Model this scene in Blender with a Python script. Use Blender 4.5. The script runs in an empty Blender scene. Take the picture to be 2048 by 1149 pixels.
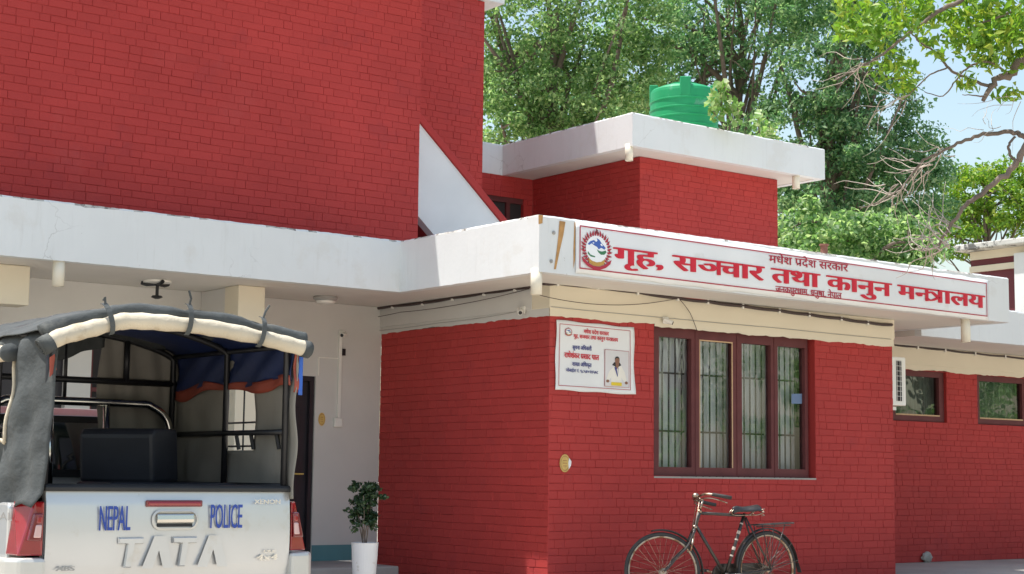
import bpy, bmesh, math, random
import numpy as np
from mathutils import Matrix, Vector
random.seed(7)
rng = np.random.default_rng(7)
SC = bpy.context.scene
COL = SC.collection
R = math.radians
# ------------------------------------------------------------------ camera
F_PX, PITCH, ROLL, YAW, EYE = 3272.2, R(6.603), R(.670), R(37.48), 1.0
def _axes():
    cp, sp, c, s = math.cos(PITCH), math.sin(PITCH), math.cos(ROLL), math.sin(ROLL)
    fw, rt, up = np.array([0, cp, sp]), np.array([1., 0, 0]), np.array([0, -sp, cp])
    r, u = c * rt + s * up, -s * rt + c * up
    ca, sa = math.cos(-YAW), math.sin(-YAW)
    M = np.array([[ca, -sa, 0], [sa, ca, 0], [0, 0, 1]])
    return M @ fw, M @ r, M @ u
FW, RT, UP = _axes()
EYEP = np.array([0, 0, EYE])
cam = bpy.data.cameras.new("camera")
cam.sensor_width = 36.0
cam.lens = F_PX / 2048 * 36
cam.clip_start, cam.clip_end = .1, 2000
cam_o = bpy.data.objects.new("camera", cam)
COL.objects.link(cam_o)
m = Matrix.Identity(4)
for i in range(3):
    m[i][0], m[i][1], m[i][2], m[i][3] = RT[i], UP[i], -FW[i], EYEP[i]
cam_o.matrix_world = m
SC.camera = cam_o
def ray(x, y): return FW + RT * (x - 1024) / F_PX - UP * (y - 574.5) / F_PX
def atX(x, y, X): d = ray(x, y); return EYEP + d * (X / d[0])
def atY(x, y, Y): d = ray(x, y); return EYEP + d * (Y / d[1])
def atZ(x, y, Z): d = ray(x, y); return EYEP + d * ((Z - EYE) / d[2])
def atD(x, y, D): return EYEP + ray(x, y) * D
# ------------------------------------------------------------------ light
SUN = Vector((-.28, .18, 1.0)).normalized()
W = bpy.data.worlds.new("World"); SC.world = W; W.use_nodes = True
nt = W.node_tree; bg = nt.nodes["Background"]
sky = nt.nodes.new("ShaderNodeTexSky"); sky.sky_type = 'NISHITA'; sky.sun_disc = False
sky.sun_elevation = math.asin(SUN.z); sky.sun_rotation = math.atan2(SUN.x, SUN.y)
sky.air_density = 1.55; sky.dust_density = 2.2; sky.ozone_density = 1.0
nt.links.new(sky.outputs[0], bg.inputs[0]); bg.inputs[1].default_value = .15
sl = bpy.data.lights.new("sun", 'SUN'); sl.energy = 4.8; sl.angle = R(.5); sl.color = (1, .97, .92)
so = bpy.data.objects.new("sun", sl); COL.objects.link(so); so.location = (-20, 10, 60)
so.rotation_euler = SUN.to_track_quat('Z', 'Y').to_euler()
SC.view_settings.view_transform = 'Standard'; SC.view_settings.look = 'None'
SC.view_settings.exposure = .52; SC.view_settings.gamma = 1.0
SC.cycles.max_bounces = 8; SC.cycles.transparent_max_bounces = 12
# ------------------------------------------------------------------ materials
def nodes(name):
    mt = bpy.data.materials.new(name); mt.use_nodes = True
    return mt, mt.node_tree, mt.node_tree.nodes["Principled BSDF"]
def mat(name, col, rough=.6, metal=0., spec=.5, var=.08, scale=3., bump=0., bscale=40., coat=0., spots=None, streak=None):
    """plain surface whose colour wanders a little, with optional worn spots (colour, scale, threshold)"""
    mt, t, b = nodes(name); N = t.nodes.new; L = t.links.new
    b.inputs["Roughness"].default_value = rough; b.inputs["Metallic"].default_value = metal
    b.inputs["Specular IOR Level"].default_value = spec; b.inputs["Coat Weight"].default_value = coat
    tc = N("ShaderNodeTexCoord")
    nz = N("ShaderNodeTexNoise"); nz.inputs["Scale"].default_value = scale; nz.inputs["Detail"].default_value = 6
    L(tc.outputs["Object"], nz.inputs["Vector"])
    mr = N("ShaderNodeMapRange"); mr.inputs[1].default_value = .3; mr.inputs[2].default_value = .7
    mr.inputs[3].default_value = 1 - var; mr.inputs[4].default_value = 1 + var; L(nz.outputs["Fac"], mr.inputs[0])
    mx = N("ShaderNodeVectorMath"); mx.operation = 'SCALE'; mx.inputs[0].default_value = col[:3]; L(mr.outputs[0], mx.inputs["Scale"])
    out = mx.outputs[0]
    for sp in (spots or []):
        scol, ssc, th, amt = sp
        n2 = N("ShaderNodeTexNoise"); n2.inputs["Scale"].default_value = ssc; n2.inputs["Detail"].default_value = 8; n2.inputs["Roughness"].default_value = .65
        L(tc.outputs["Object"], n2.inputs["Vector"])
        m2 = N("ShaderNodeMapRange"); m2.inputs[1].default_value = th; m2.inputs[2].default_value = th + .06; m2.inputs[4].default_value = amt
        L(n2.outputs["Fac"], m2.inputs[0])
        mm = N("ShaderNodeMix"); mm.data_type = 'RGBA'; L(m2.outputs[0], mm.inputs["Factor"]); L(out, mm.inputs["A"]); mm.inputs["B"].default_value = (*scol[:3], 1)
        out = mm.outputs["Result"]
    if streak:
        mp = N("ShaderNodeMapping"); mp.inputs["Scale"].default_value = (9, 9, .9); L(tc.outputs["Object"], mp.inputs[0])
        n3 = N("ShaderNodeTexNoise"); n3.inputs["Scale"].default_value = 1.6; n3.inputs["Detail"].default_value = 7; n3.inputs["Roughness"].default_value = .7; L(mp.outputs[0], n3.inputs["Vector"])
        m3 = N("ShaderNodeMapRange"); m3.inputs[1].default_value = .56; m3.inputs[2].default_value = .78; m3.inputs[4].default_value = streak[3]; L(n3.outputs["Fac"], m3.inputs[0])
        x3 = N("ShaderNodeMix"); x3.data_type = 'RGBA'; L(m3.outputs[0], x3.inputs["Factor"]); L(out, x3.inputs["A"]); x3.inputs["B"].default_value = (*streak[:3], 1); out = x3.outputs["Result"]
        vo = N("ShaderNodeTexVoronoi"); vo.feature = 'DISTANCE_TO_EDGE'; vo.inputs["Scale"].default_value = 1.7
        wn = N("ShaderNodeTexNoise"); wn.inputs["Scale"].default_value = 6; wn.inputs["Detail"].default_value = 4; L(tc.outputs["Object"], wn.inputs["Vector"])
        av = N("ShaderNodeVectorMath"); av.operation = 'MULTIPLY_ADD'; L(wn.outputs["Color"], av.inputs[0]); av.inputs[1].default_value = (.22, .22, .22); L(tc.outputs["Object"], av.inputs[2]); L(av.outputs[0], vo.inputs["Vector"])
        lt = N("ShaderNodeMapRange"); lt.inputs[1].default_value = .003; lt.inputs[2].default_value = .009; lt.inputs[3].default_value = 1; lt.inputs[4].default_value = 0; L(vo.outputs["Distance"], lt.inputs[0])
        mk_ = N("ShaderNodeMapRange"); mk_.inputs[1].default_value = .52; mk_.inputs[2].default_value = .60; L(n3.outputs["Fac"], mk_.inputs[0]); n4 = N("ShaderNodeTexNoise"); n4.inputs["Scale"].default_value = .9; L(tc.outputs["Object"], n4.inputs["Vector"])
        m4 = N("ShaderNodeMapRange"); m4.inputs[1].default_value = .58; m4.inputs[2].default_value = .66; m4.inputs[4].default_value = .30; L(n4.outputs["Fac"], m4.inputs[0])
        mu = N("ShaderNodeMath"); mu.operation = 'MULTIPLY'; L(lt.outputs[0], mu.inputs[0]); L(m4.outputs[0], mu.inputs[1])
        x4 = N("ShaderNodeMix"); x4.data_type = 'RGBA'; L(mu.outputs[0], x4.inputs["Factor"]); L(out, x4.inputs["A"]); x4.inputs["B"].default_value = (.22, .20, .17, 1); out = x4.outputs["Result"]
    L(out, b.inputs["Base Color"])
    if bump:
        bn = N("ShaderNodeTexNoise"); bn.inputs["Scale"].default_value = bscale; bn.inputs["Detail"].default_value = 5; L(tc.outputs["Object"], bn.inputs["Vector"])
        bp = N("ShaderNodeBump"); bp.inputs["Strength"].default_value = bump; bp.inputs["Distance"].default_value = .02; L(bn.outputs["Fac"], bp.inputs["Height"]); L(bp.outputs[0], b.inputs["Normal"])
    return mt
def leaf_mat(name, c0, c1, c2, trans=.35, rough=.45, tgain=1.6):
    mt, t, b = nodes(name); N = t.nodes.new; L = t.links.new
    g = N("ShaderNodeNewGeometry"); cr = N("ShaderNodeValToRGB"); e = cr.color_ramp.elements
    e[0].color = (*c0, 1); e[1].color = (*c2, 1); k = e.new(.6); k.color = (*c1, 1)
    L(g.outputs["Random Per Island"], cr.inputs[0]); L(cr.outputs[0], b.inputs["Base Color"])
    b.inputs["Roughness"].default_value = rough; b.inputs["Specular IOR Level"].default_value = .5
    gm = N("ShaderNodeVectorMath"); gm.operation = 'MULTIPLY'; gm.inputs[1].default_value = (tgain * .98, tgain, tgain * .66); L(cr.outputs[0], gm.inputs[0])
    tr = N("ShaderNodeBsdfTranslucent"); L(gm.outputs[0], tr.inputs[0])
    ms = N("ShaderNodeMixShader"); ms.inputs[0].default_value = trans; L(b.outputs[0], ms.inputs[1]); L(tr.outputs[0], ms.inputs[2])
    L(ms.outputs[0], t.nodes["Material Output"].inputs[0])
    return mt
def glass_mat(name, tint=(.8, .85, .84), refl=.12, rough=.01):
    mt, t, b = nodes(name); N = t.nodes.new; L = t.links.new; t.nodes.remove(b)
    tr = N("ShaderNodeBsdfTransparent"); tr.inputs[0].default_value = (*tint, 1)
    gl = N("ShaderNodeBsdfGlossy"); gl.inputs["Roughness"].default_value = rough; gl.inputs[0].default_value = (.95, .97, 1, 1)
    fr = N("ShaderNodeFresnel"); fr.inputs[0].default_value = 1.52
    nz = N("ShaderNodeTexNoise"); nz.inputs["Scale"].default_value = 1.6; bp = N("ShaderNodeBump"); bp.inputs["Strength"].default_value = .05; bp.inputs["Distance"].default_value = .05
    L(nz.outputs["Fac"], bp.inputs["Height"]); L(bp.outputs[0], gl.inputs["Normal"])
    ad = N("ShaderNodeMath"); ad.operation = 'ADD'; ad.use_clamp = True; L(fr.outputs[0], ad.inputs[0]); ad.inputs[1].default_value = refl
    ms = N("ShaderNodeMixShader"); L(ad.outputs[0], ms.inputs[0]); L(tr.outputs[0], ms.inputs[1]); L(gl.outputs[0], ms.inputs[2])
    L(ms.outputs[0], t.nodes["Material Output"].inputs[0])
    return mt
def brick_mat(name, col, dark):
    """red wall paint: per-brick tone, worn pale scratches, dusty patches"""
    mt = mat(name, col, rough=.7, spec=.28, var=.07, scale=.9, bump=.25, bscale=60, spots=[(dark, 1.7, .58, .5), ((.42, .065, .06), .8, .60, .3), ((.55, .26, .23), 8.0, .74, .6)])
    t = mt.node_tree; b = t.nodes["Principled BSDF"]; N = t.nodes.new; L = t.links.new
    src = b.inputs["Base Color"].links[0].from_socket
    g = N("ShaderNodeNewGeometry"); mr = N("ShaderNodeMapRange"); mr.inputs[3].default_value = .955; mr.inputs[4].default_value = 1.04; L(g.outputs["Random Per Island"], mr.inputs[0])
    v = N("ShaderNodeVectorMath"); v.operation = 'SCALE'; L(src, v.inputs[0]); L(mr.outputs[0], v.inputs["Scale"]); L(v.outputs[0], b.inputs["Base Color"])
    return mt
M = dict(
    brick=brick_mat("red_painted_brick", (.41, .042, .038), (.345, .038, .040)),
    redflat=mat("red_wall_paint", (.39, .035, .033), rough=.65, spec=.3, var=.1, scale=2, bump=.1),
    joint=mat("dirty_joint_paint", (.37, .036, .034), rough=.8, var=.15, scale=6),
    white=mat("white_wall_paint", (.70, .712, .70), rough=.6, var=.035, scale=1.5, bump=.06, bscale=25, spots=[((.25, .23, .19), 11.0, .70, .7), ((.62, .60, .55), 1.4, .60, .35)], streak=(.44, .42, .37, .30)),
    soffit=mat("cream_soffit_paint", (.68, .645, .585), rough=.7, var=.05, scale=1.2, bump=.05, bscale=20, spots=[((.6, .52, .43), 1.1, .6, .5)]),
    cream=mat("cream_wall_paint", (.72, .645, .50), rough=.65, var=.04, scale=1.2, bump=.06, bscale=30, spots=[((.5, .42, .3), 6, .72, .5)]),
    porch=mat("pale_porch_paint", (.61, .59, .555), rough=.65, var=.05, scale=1.4, bump=.08, bscale=22, spots=[((.42, .38, .33), 5, .70, .5)], ),
    stained=mat("weathered_concrete", (.55, .54, .50), rough=.9, var=.15, scale=3, bump=.3, spots=[((.05, .05, .05), 3.2, .50, .85)]),
    stair=mat("pale_grey_stair_paint", (.70, .72, .73), rough=.7, var=.06, scale=2, spots=[((.5, .48, .43), 3, .64, .5)]),
    teal=mat("teal_skirting_paint", (.10, .25, .27), rough=.6, var=.12),
    maroonwood=mat("maroon_window_paint", (.125, .034, .034), rough=.6, spec=.3, var=.12, scale=6),
    darkwood=mat("dark_door_paint", (.018, .014, .02), rough=.4, var=.15),
    tan=mat("bare_timber_bead", (.55, .36, .20), rough=.6),
    black=mat("black_paint", (.012, .012, .014), rough=.4, var=.15, scale=8),
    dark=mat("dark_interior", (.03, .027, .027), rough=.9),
    room=mat("room_wall_paint", (.32, .33, .30), rough=.9),
    curtain=mat("grey_curtain_cloth", (.78, .77, .80), rough=.9, var=.06, scale=2),
    glass=glass_mat("window_glass", tint=(.90, .94, .92), refl=.10),
    frost=glass_mat("green_tinted_glass", tint=(.35, .42, .36), refl=.10),
    plastic=mat("white_plastic", (.78, .76, .70), rough=.35, var=.05),
    greyplastic=mat("grey_plastic", (.35, .34, .32), rough=.45),
    pvc=mat("cream_pvc_pipe", (.74, .68, .55), rough=.45, var=.06),
    cable=mat("dark_cable_sheath", (.045, .025, .022), rough=.5),
    redcable=mat("red_cable_sheath", (.30, .03, .03), rough=.5),
    flex=mat("white_flex_sheet", (.77, .775, .77), rough=.42, var=.05, scale=1.6, bump=.35, bscale=2.6, spots=[((.62, .60, .55), 2.2, .60, .4)]),
    signred=mat("red_sign_ink", (.60, .008, .030), rough=.45, var=.03),
    signborder=mat("dark_red_sign_ink", (.42, .02, .045), rough=.45, var=.03),
    signblue=mat("blue_sign_ink", (.035, .045, .22), rough=.45, var=.03),
    ink_blue=mat("mountain_blue_ink", (.05, .12, .42), rough=.5), ink_green=mat("forest_green_ink", (.03, .17, .07), rough=.5),
    ink_gold=mat("gold_ink", (.50, .28, .06), rough=.5), ink_white=mat("pale_sign_ink", (.84, .85, .85), rough=.5),
    ink_brown=mat("brown_ink", (.14, .03, .03), rough=.5), ink_yellow=mat("yellow_ink", (.75, .55, .03), rough=.5),
    ink_skin=mat("brown_skin_ink", (.24, .11, .065), rough=.5), ink_black=mat("black_ink", (.015, .014, .016), rough=.5), ink_photo=mat("pale_photo_ink", (.66, .64, .64), rough=.5),
    ink_shirt=mat("cream_shirt_ink", (.78, .74, .66), rough=.5),
    rust=mat("rusty_mark", (.46, .25, .09), rough=.8, var=.25, scale=14),
    rim=mat("grimy_rim_concrete", (.46, .44, .40), rough=.9, var=.3, scale=18, spots=[((.10, .09, .08), 14, .52, .8)]),
    brownpipe=mat("brown_pipe_rust", (.22, .10, .075), rough=.9, var=.2, scale=20),
    concrete=mat("concrete_paving", (.36, .345, .31), rough=.9, var=.14, scale=1.3, bump=.3, bscale=30, spots=[((.2, .19, .17), 2, .6, .6)]),
    ground=mat("dusty_yard_ground", (.47, .42, .345), rough=.95, var=.16, scale=.6, bump=.4, bscale=14, spots=[((.25, .22, .18), .8, .58, .6)]),
    floor=mat("stone_porch_floor", (.30, .285, .265), rough=.6, var=.15, scale=2.5, bump=.1),
    brass=mat("golden_round_sticker", (.62, .42, .12), rough=.4, var=.15, scale=30),
    bark=mat("grey_brown_bark", (.17, .13, .105), rough=.9, var=.25, scale=5, bump=.6, bscale=18),
    palebark=mat("pale_dry_twig_bark", (.46, .39, .33), rough=.9, var=.2, scale=6, bump=.4, bscale=25),
    tank=mat("green_tank_plastic", (.020, .32, .125), rough=.5, spec=.35, var=.1, scale=3, spots=[((.16, .38, .26), 3.2, .58, .7)]),
    pot=mat("white_glazed_pot", (.74, .74, .75), rough=.35, var=.05, spots=[((.45, .40, .33), 9, .60, .5)]),
    soil=mat("potting_soil", (.05, .035, .025), rough=1),
)
M['leaf_a'] = leaf_mat("broad_leaf_green", (.075, .17, .06), (.19, .32, .12), (.44, .54, .30), trans=.55, rough=.5)
M['leaf_b'] = leaf_mat("deep_leaf_green", (.06, .16, .075), (.15, .29, .14), (.38, .50, .29), trans=.55, rough=.5)
M['leaf_c'] = leaf_mat("bright_leaf_green", (.09, .20, .02), (.17, .31, .03), (.30, .36, .05), trans=.45)
M['leaf_d'] = leaf_mat("dark_shrub_green", (.016, .04, .016), (.03, .065, .025), (.05, .095, .03), trans=.2)
M['leaf_e'] = leaf_mat("creeper_leaf_green", (.12, .26, .05), (.26, .40, .13), (.58, .60, .40), trans=.4)
# ------------------------------------------------------------------ mesh helpers
class MB:
    def __init__(s): s.v, s.f, s.mi, s.cur = [], [], [], 0
    def add(s, vs, fs):
        k = len(s.v); s.v += [tuple(map(float, v)) for v in vs]; s.f += [tuple(i + k for i in f) for f in fs]; s.mi += [s.cur] * len(fs); return s
    def quad(s, *p): return s.add(p, [tuple(range(len(p)))])
    def box(s, x0, x1, y0, y1, z0, z1):
        return s.add([(x0, y0, z0), (x1, y0, z0), (x1, y1, z0), (x0, y1, z0), (x0, y0, z1), (x1, y0, z1), (x1, y1, z1), (x0, y1, z1)],
                     [(0, 3, 2, 1), (4, 5, 6, 7), (0, 1, 5, 4), (1, 2, 6, 5), (2, 3, 7, 6), (3, 0, 4, 7)])
    def prism(s, pts, fn):
        """pts: 2D outline; fn(p, k) -> 3D for k = 0 and 1"""
        n = len(pts); vs = [fn(p, 0) for p in pts] + [fn(p, 1) for p in pts]
        return s.add(vs, [tuple(range(n)), tuple(range(2 * n - 1, n - 1, -1))] + [(i, i + n, (i + 1) % n + n, (i + 1) % n) for i in range(n)])
    def tube(s, path, r, n=8, cap=True, flat=1.0):
        P = [Vector(p) for p in path]; rr = r if isinstance(r, (list, tuple)) else [r] * len(P)
        vs, fs, prev = [], [], None
        for i, p in enumerate(P):
            d = (P[min(i + 1, len(P) - 1)] - P[max(i - 1, 0)])
            d = d.normalized() if d.length > 1e-9 else Vector((0, 0, 1))
            a = prev if prev is not None else (Vector((0, 0, 1)) if abs(d.z) < .9 else Vector((1, 0, 0)))
            e1 = (a - d * a.dot(d))
            if e1.length < 1e-6: e1 = d.orthogonal()
            e1.normalize(); e2 = d.cross(e1); prev = e1
            for k in range(n):
                t = 2 * math.pi * k / n; vs.append(p + e1 * (math.cos(t) * rr[i]) + e2 * (math.sin(t) * rr[i] * flat))
        for i in range(len(P) - 1):
            for k in range(n): fs.append((i * n + k, i * n + (k + 1) % n, (i + 1) * n + (k + 1) % n, (i + 1) * n + k))
        if cap: fs += [tuple(range(n - 1, -1, -1)), tuple((len(P) - 1) * n + k for k in range(n))]
        return s.add(vs, fs)
    def lathe(s, prof, n=24, c=(0, 0, 0), axis='z', close=True):
        vs, fs = [], []
        for (r, h) in prof:
            for k in range(n):
                t = 2 * math.pi * k / n; a, b = r * math.cos(t), r * math.sin(t)
                p = (a, b, h) if axis == 'z' else ((h, a, b) if axis == 'x' else (a, h, b))
                vs.append((p[0] + c[0], p[1] + c[1], p[2] + c[2]))
        for i in range(len(prof) - 1):
            for k in range(n): fs.append((i * n + k, i * n + (k + 1) % n, (i + 1) * n + (k + 1) % n, (i + 1) * n + k))
        if close: fs += [tuple(range(n - 1, -1, -1)), tuple((len(prof) - 1) * n + k for k in range(n))]
        return s.add(vs, fs)
    def torus(s, R_, r, c=(0, 0, 0), n=48, k=10, axis='y', sq=1.0):
        vs, fs = [], []
        for i in range(n):
            t = 2 * math.pi * i / n
            for j in range(k):
                u = 2 * math.pi * j / k; q = R_ + r * math.cos(u); h = r * math.sin(u) * sq
                a, b = q * math.cos(t), q * math.sin(t)
                p = (a, h, b) if axis == 'y' else ((h, a, b) if axis == 'x' else (a, b, h))
                vs.append((p[0] + c[0], p[1] + c[1], p[2] + c[2]))
        for i in range(n):
            for j in range(k): fs.append((i * k + j, ((i + 1) % n) * k + j, ((i + 1) % n) * k + (j + 1) % k, i * k + (j + 1) % k))
        return s.add(vs, fs)
    def ball(s, c, r, n=12, m_=8, sc=(1, 1, 1)):
        prof = [(max(1e-4, math.sin(math.pi * i / m_)) * r, -math.cos(math.pi * i / m_) * r) for i in range(m_ + 1)]
        k = len(s.v); s.lathe(prof, n)
        for i in range(k, len(s.v)): v = s.v[i]; s.v[i] = (v[0] * sc[0] + c[0], v[1] * sc[1] + c[1], v[2] * sc[2] + c[2])
        return s
    def sheet(s, fn, nu, nv, skip=None):
        vs = [fn(i / nu, j / nv) for j in range(nv + 1) for i in range(nu + 1)]
        fs = [(j * (nu + 1) + i, j * (nu + 1) + i + 1, (j + 1) * (nu + 1) + i + 1, (j + 1) * (nu + 1) + i) for j in range(nv) for i in range(nu) if not (skip and skip((i + .5) / nu, (j + .5) / nv))]
        return s.add(vs, fs)
    def xf(s, mtx, start=0):
        for i in range(start, len(s.v)): s.v[i] = tuple(mtx @ Vector(s.v[i]))
        return s
    def build(s, name, material, parent=None, smooth=False, bevel=0, solid=0, sub=0, fixn=False):
        me = bpy.data.meshes.new(name); me.from_pydata(s.v, [], s.f)
        for mt in (material if isinstance(material, (list, tuple)) else [material]): me.materials.append(mt)
        if any(s.mi): me.polygons.foreach_set("material_index", s.mi)
        if fixn:
            b = bmesh.new(); b.from_mesh(me); bmesh.ops.recalc_face_normals(b, faces=b.faces); b.to_mesh(me); b.free()
        me.validate(); me.update()
        if smooth: me.polygons.foreach_set("use_smooth", [True] * len(me.polygons))
        o = bpy.data.objects.new(name, me); COL.objects.link(o)
        if parent: o.parent = parent
        if solid: q = o.modifiers.new("solid", 'SOLIDIFY'); q.thickness = solid; q.offset = 0
        if bevel:
            q = o.modifiers.new("bevel", 'BEVEL'); q.width = bevel; q.segments = 2; q.limit_method = 'ANGLE'; q.angle_limit = R(35)
            if smooth is None or smooth: pass
        if sub: q = o.modifiers.new("sub", 'SUBSURF'); q.levels = q.render_levels = sub
        return o
def thing(name, label, cat, loc=(0, 0, 0), rz=0, group=None):
    o = bpy.data.objects.new(name, None); COL.objects.link(o); o.location = loc; o.rotation_euler = (0, 0, rz); o.empty_display_size = .2
    return tag(o, label, cat, group)
def tag(o, label, cat, group=None):
    o["label"] = label; o["category"] = cat
    if group: o["group"] = group
    return o
def kind(o, k): o["kind"] = k; return o
def smooth_path(pts, n=6):
    P = [Vector(p) for p in pts]; out = []
    for i in range(len(P) - 1):
        a, b, c, d = P[max(i - 1, 0)], P[i], P[i + 1], P[min(i + 2, len(P) - 1)]
        for k in range(n):
            t = k / n; out.append(.5 * ((2 * b) + (c - a) * t + (2 * a - 5 * b + 4 * c - d) * t * t + (3 * b - a - 3 * c + d) * t ** 3))
    out.append(P[-1]); return out
def cells(u0, u1, z0, z1, holes):
    us = sorted({u0, u1, *[h[0] for h in holes], *[h[1] for h in holes]}); zs = sorted({z0, z1, *[h[2] for h in holes], *[h[3] for h in holes]})
    for a, b in zip(us, us[1:]):
        for c, d in zip(zs, zs[1:]):
            mu, mz = (a + b) / 2, (c + d) / 2
            if not any(h[0] < mu < h[1] and h[2] < mz < h[3] for h in holes): yield a, b, c, d
def plain_wall(name, material, parent, o, u, n, u0, u1, z0, z1, holes=(), depth=.12):
    """a flat wall sheet with real openings and their reveals"""
    o, u, n = Vector(o), Vector(u), Vector(n); b = MB(); P = lambda a, z, d: o + u * a + Vector((0, 0, z)) - n * d
    for a, c, z, w in cells(u0, u1, z0, z1, list(holes)):
        b.quad(P(a, z, 0), P(c, z, 0), P(c, w, 0), P(a, w, 0)); b.quad(P(a, z, depth), P(a, w, depth), P(c, w, depth), P(c, z, depth))
    for (a, c, z, w) in list(holes) + [(u0, u1, z0, z1)]:
        for (p, q) in (((a, z), (c, z)), ((c, z), (c, w)), ((c, w), (a, w)), ((a, w), (a, z))): b.quad(P(*p, 0), P(*q, 0), P(*q, depth), P(*p, depth))
    return b.build(name, material, parent)
def brick_wall(name, parent, o, u, n, u0, u1, z0, z1, holes=(), seed=1, rowh=.0745, reveal=.15, jk=.62):
    """a wall of single raised bricks over a recessed joint plane"""
    rd = random.Random(seed); o, u, n = Vector(o), Vector(u), Vector(n); b = MB(); Zv = Vector((0, 0, 1))
    P = lambda a, z, d: o + u * a + Zv * z + n * d
    b.cur = 1
    for a, c, z, w in cells(u0, u1, z0, z1, list(holes)): b.quad(P(a, z, -.0055), P(c, z, -.0055), P(c, w, -.0055), P(a, w, -.0055))
    b.cur = 0
    for h in holes:
        a, c, z, w = h
        for (p, q) in (((a, z), (c, z)), ((c, z), (c, w)), ((c, w), (a, w)), ((a, w), (a, z))): b.quad(P(*p, -.003), P(*q, -.003), P(*q, -reveal), P(*p, -reveal))
    nrow = max(1, round((z1 - z0) / rowh)); rh = (z1 - z0) / nrow; ph = rd.random() * 9
    wav = lambda a, r: .0035 * math.sin(a * 1.7 + r * 2.3 + ph) + .0025 * math.sin(a * 5.1 + r * 1.1)
    for r in range(nrow):
        zb, zt = z0 + r * rh, z0 + (r + 1) * rh; a = u0 - rd.random() * .2; k = rd.random() < .5; jt = rd.uniform(.0006, .0026) * jk; jb = rd.uniform(.0006, .0026) * jk
        while a < u1:
            w = (.228 if k else .112) + rd.uniform(-.012, .012); k = not k
            c = a + w; e = .0003 if rd.random() < .66 else rd.uniform(.0005, .0016)
            segs = [(max(a + e, u0), min(c - e, u1))]
            for h in holes:
                if h[3] > zb + .02 and h[2] < zt - .02:
                    ns = []
                    for s0, s1 in segs:
                        if s1 <= h[0] or s0 >= h[1]: ns.append((s0, s1))
                        else: ns += [(s0, h[0])] * (s0 < h[0]) + [(h[1], s1)] * (s1 > h[1])
                    segs = ns
            a = c
            for s0, s1 in segs:
                if s1 - s0 < .012: continue
                d0 = rd.uniform(-.0016, .0016); tl = rd.uniform(-.0012, .0012); t2 = rd.uniform(-.001, .001); bv = min(.0038, (s1 - s0) * .2)
                q = []
                for (ua, side) in ((s0, 0), (s1, 1)):
                    for up_ in (0, 1):
                        edge_t, edge_b = r == nrow - 1, r == 0
                        zz = (zt - jt + (0 if edge_t else wav(ua, r + 1))) if up_ else (zb + jb + (0 if edge_b else wav(ua, r)))
                        q.append((ua, zz, d0 + (tl if side else -tl) + (t2 if up_ else -t2), side, up_))
                fr = [P(ua + (bv if not sd else -bv), zz + (bv if not up_ else -bv), d) for ua, zz, d, sd, up_ in q]
                bk = [P(ua, zz, -.0057) for ua, zz, d, sd, up_ in q]
                b.add(fr + bk, [(0, 2, 3, 1), (0, 4, 6, 2), (2, 6, 7, 3), (3, 7, 5, 1), (1, 5, 4, 0)])
    return b.build(name, [M['brick'], M['joint']], parent)
def fascia(name, parent, path, z0, z1, t=.1, seed=1, jag=.006, material=None):
    """parapet band along an axis-aligned path, its top edge chipped and wavering"""
    rd = random.Random(seed); P = [Vector((*p, 0)) for p in path]; S = []
    for i in range(len(P) - 1):
        d = P[i + 1] - P[i]; n_ = max(1, int(d.length / .045))
        for k in range(n_ + (1 if i == len(P) - 2 else 0)): S.append((P[i] + d * k / n_, i, k == 0))
    nrm = [Vector((d.y, -d.x, 0)).normalized() for d in (P[i + 1] - P[i] for i in range(len(P) - 1))]
    b = MB(); rows = []; low = 0
    for p, i, first in S:
        nn = nrm[i] + nrm[i - 1] if (first and 0 < i) else nrm[i]
        if rd.random() < .06: low = rd.uniform(.4, 2.2)
        low *= .6; j = rd.uniform(-jag, jag) * .5 - low * jag; j2 = rd.uniform(-jag, jag) * .3; wob = rd.uniform(-.0012, .0012)
        f = p + nn * wob; ins = p - nn * .012; bk = p - nn * t
        rows.append([(f.x, f.y, z0 + rd.uniform(-.0015, .0015)), (f.x, f.y, z0 + (z1 - z0) * .5), (f.x, f.y, z1 - .016 + j), (ins.x, ins.y, z1 + j2), (bk.x, bk.y, z1), (bk.x, bk.y, z0)])
    vs = [v for r_ in rows for v in r_]; fs = []; gm = []; dirty = []; dq = 0
    for i in range(len(rows)): dq = (rd.random() < .70) if dq else (rd.random() < .16); dirty.append(dq)
    for i in range(len(rows) - 1):
        for k in range(6):
            a, c = k, (k + 1) % 6; fs.append((i * 6 + a, (i + 1) * 6 + a, (i + 1) * 6 + c, i * 6 + c)); gm.append(1 if k in (2, 3) and dirty[i] else 0)
    fs += [tuple(range(6)), tuple((len(rows) - 1) * 6 + k for k in range(5, -1, -1))]
    b.add(vs, fs); b.mi = gm + [0, 0]; return b.build(name, [material or M['white'], M['rim']], parent, fixn=True)
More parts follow.
